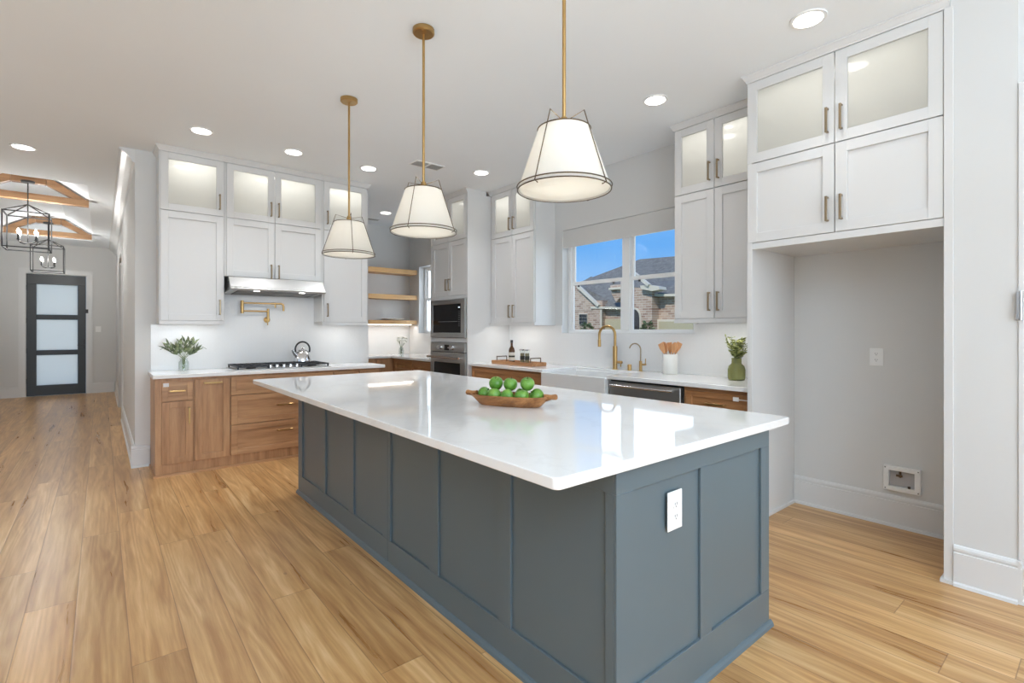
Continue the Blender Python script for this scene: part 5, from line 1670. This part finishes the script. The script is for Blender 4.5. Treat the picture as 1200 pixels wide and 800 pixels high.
for i in range(3):
    for j in range(3):
        u0 = 678.6 + i * 3.1; v0 = 368.2 + j * 4.0
        part('pane', MB().sheet([at(u0, v0, 21.66), at(u0 + 2.6, v0, 21.66), at(u0 + 2.6, v0 + 3.5, 21.66), at(u0, v0 + 3.5, 21.66)], (0.03, 0, 0)), M['darkopening'], wf)
part('dormer', MB().sheet([at(715, 334, 21.5), at(729, 333, 21.5), at(729, 345, 21.5), at(722, 354, 21.5), at(717, 345, 21.5)], (0.4, 0, 0)), M['brick'], nh)
part('eave', MB().sheet([at(713, 337.2, 21.3), at(729, 336, 21.3), at(729, 338.5, 21.3), at(713, 339.5, 21.3)], (0.25, 0, 0)), M['houseTrim'], nh)
# entry tower with arch
wall_piece(733, 764, 337, 21.0, 2.0, M['brick'])
part('tower_eave', MB().sheet([at(750, 334.6, 20.7), at(760, 333.6, 20.7), at(772, 335.6, 20.7), at(773, 339, 20.7), at(764, 341, 20.7), at(751, 338.4, 20.7)], (0.6, 0, 0)), M['houseTrim'], nh)
ap_ = [at(735, 400, 20.9)] + [at(742 + 8.5 * math.cos(R(a)), 372 - 12 * math.sin(R(a)), 20.9) for a in range(180, -1, -15)] + [at(750.5, 400, 20.9)]
part('arch_surround', MB().sheet(ap_, (0.09, 0, 0)), M['houseTrim'], nh, 'pale arch surround')
ap_ = [at(736.5, 400, 20.84)] + [at(742 + 6.6 * math.cos(R(a)), 372 - 9.8 * math.sin(R(a)), 20.84) for a in range(180, -1, -15)] + [at(748.6, 400, 20.84)]
part('entry_opening', MB().sheet(ap_, (0.05, 0, 0)), M['darkopening'], nh, 'dark arched entry')
part('rake_board', MB().sheet([at(739, 316, 20.6), at(760, 333, 20.6), at(758.5, 335.5, 20.6), at(739, 319.5, 20.6)], (0.25, 0, 0)), M['houseTrim'], nh)
# right wing
wall_piece(764, 850, 346.5, 21.6, 3.0, M['brick'])
part('roof', MB().sheet([at(757, 331, 24), at(850, 322, 24), at(850, 346, 21.3), at(764, 346, 21.3), at(771, 338, 22)], (0.5, 0, 0)), M['shingle'], nh, 'grey roof of the right wing')
part('eave', MB().sheet([at(763, 344.3, 21.2), at(850, 343.6, 21.2), at(850, 346.8, 21.2), at(763, 347.2, 21.2)], (0.4, 0, 0)), M['houseTrim'], nh)
part('downspout', MB().sheet([at(763.5, 347.5, 21.4), at(765, 347.5, 21.4), at(765, 400, 21.4), at(763.5, 400, 21.4)], (0.08, 0, 0)), M['houseTrim'], nh)
gd = part('garage_frame', MB().sheet([at(769.6, 374, 21.45), at(815, 374, 21.45), at(815, 400, 21.45), at(769.6, 400, 21.45)], (0.12, 0, 0)), M['houseTrim'], nh)
part('garage_door', MB().sheet([at(772, 376.5, 21.38), at(812, 376.5, 21.38), at(812, 400, 21.38), at(772, 400, 21.38)], (0.05, 0, 0)), M['garage'], gd, 'tan garage door')


def shrub(u, vtop, x, wpx, label, seed):
    random.seed(seed)
    top = at(u, vtop, x)
    ctr = Vector((x, top.y, 0)); R_ = abs(at(u - wpx, vtop, x).y - top.y)
    mb = MB()
    for k in range(420):
        a = random.uniform(0, 2 * math.pi); h_ = random.random()
        rad = R_ * math.sqrt(max(0.05, 1 - (2 * h_ - 0.85) ** 2)) * random.uniform(0.55, 1.0)
        p = Vector((ctr.x + rad * math.cos(a) * 0.8, ctr.y + rad * math.sin(a), GZ + 0.1 + h_ * (top.z - GZ - 0.1)))
        mb.leaf(p, (math.cos(a), math.sin(a), random.uniform(0, 1)), 0.22, 0.06, 0.2, seg=2)
    st_ = MB()
    for k in range(4):
        a = k * 1.6
        st_.tube([(ctr.x, ctr.y, GZ), (ctr.x + 0.4 * R_ * math.cos(a), ctr.y + 0.4 * R_ * math.sin(a), GZ + (top.z - GZ) * 0.7)], 0.025, 6)
    o = thing('shrub', label, 'shrub', (ctr.x, ctr.y, GZ), 'shrubs before the neighbouring house')
    part('foliage', mb, M['bush'], o, kind='stuff')
    part('stems', st_, M['applestem'], o)


shrub(687, 379, 20.3, 9, 'green shrub below the small window of the brick house', 21)
shrub(759, 377.5, 20.2, 8, 'green shrub right of the dark arched entry of the brick house', 22)
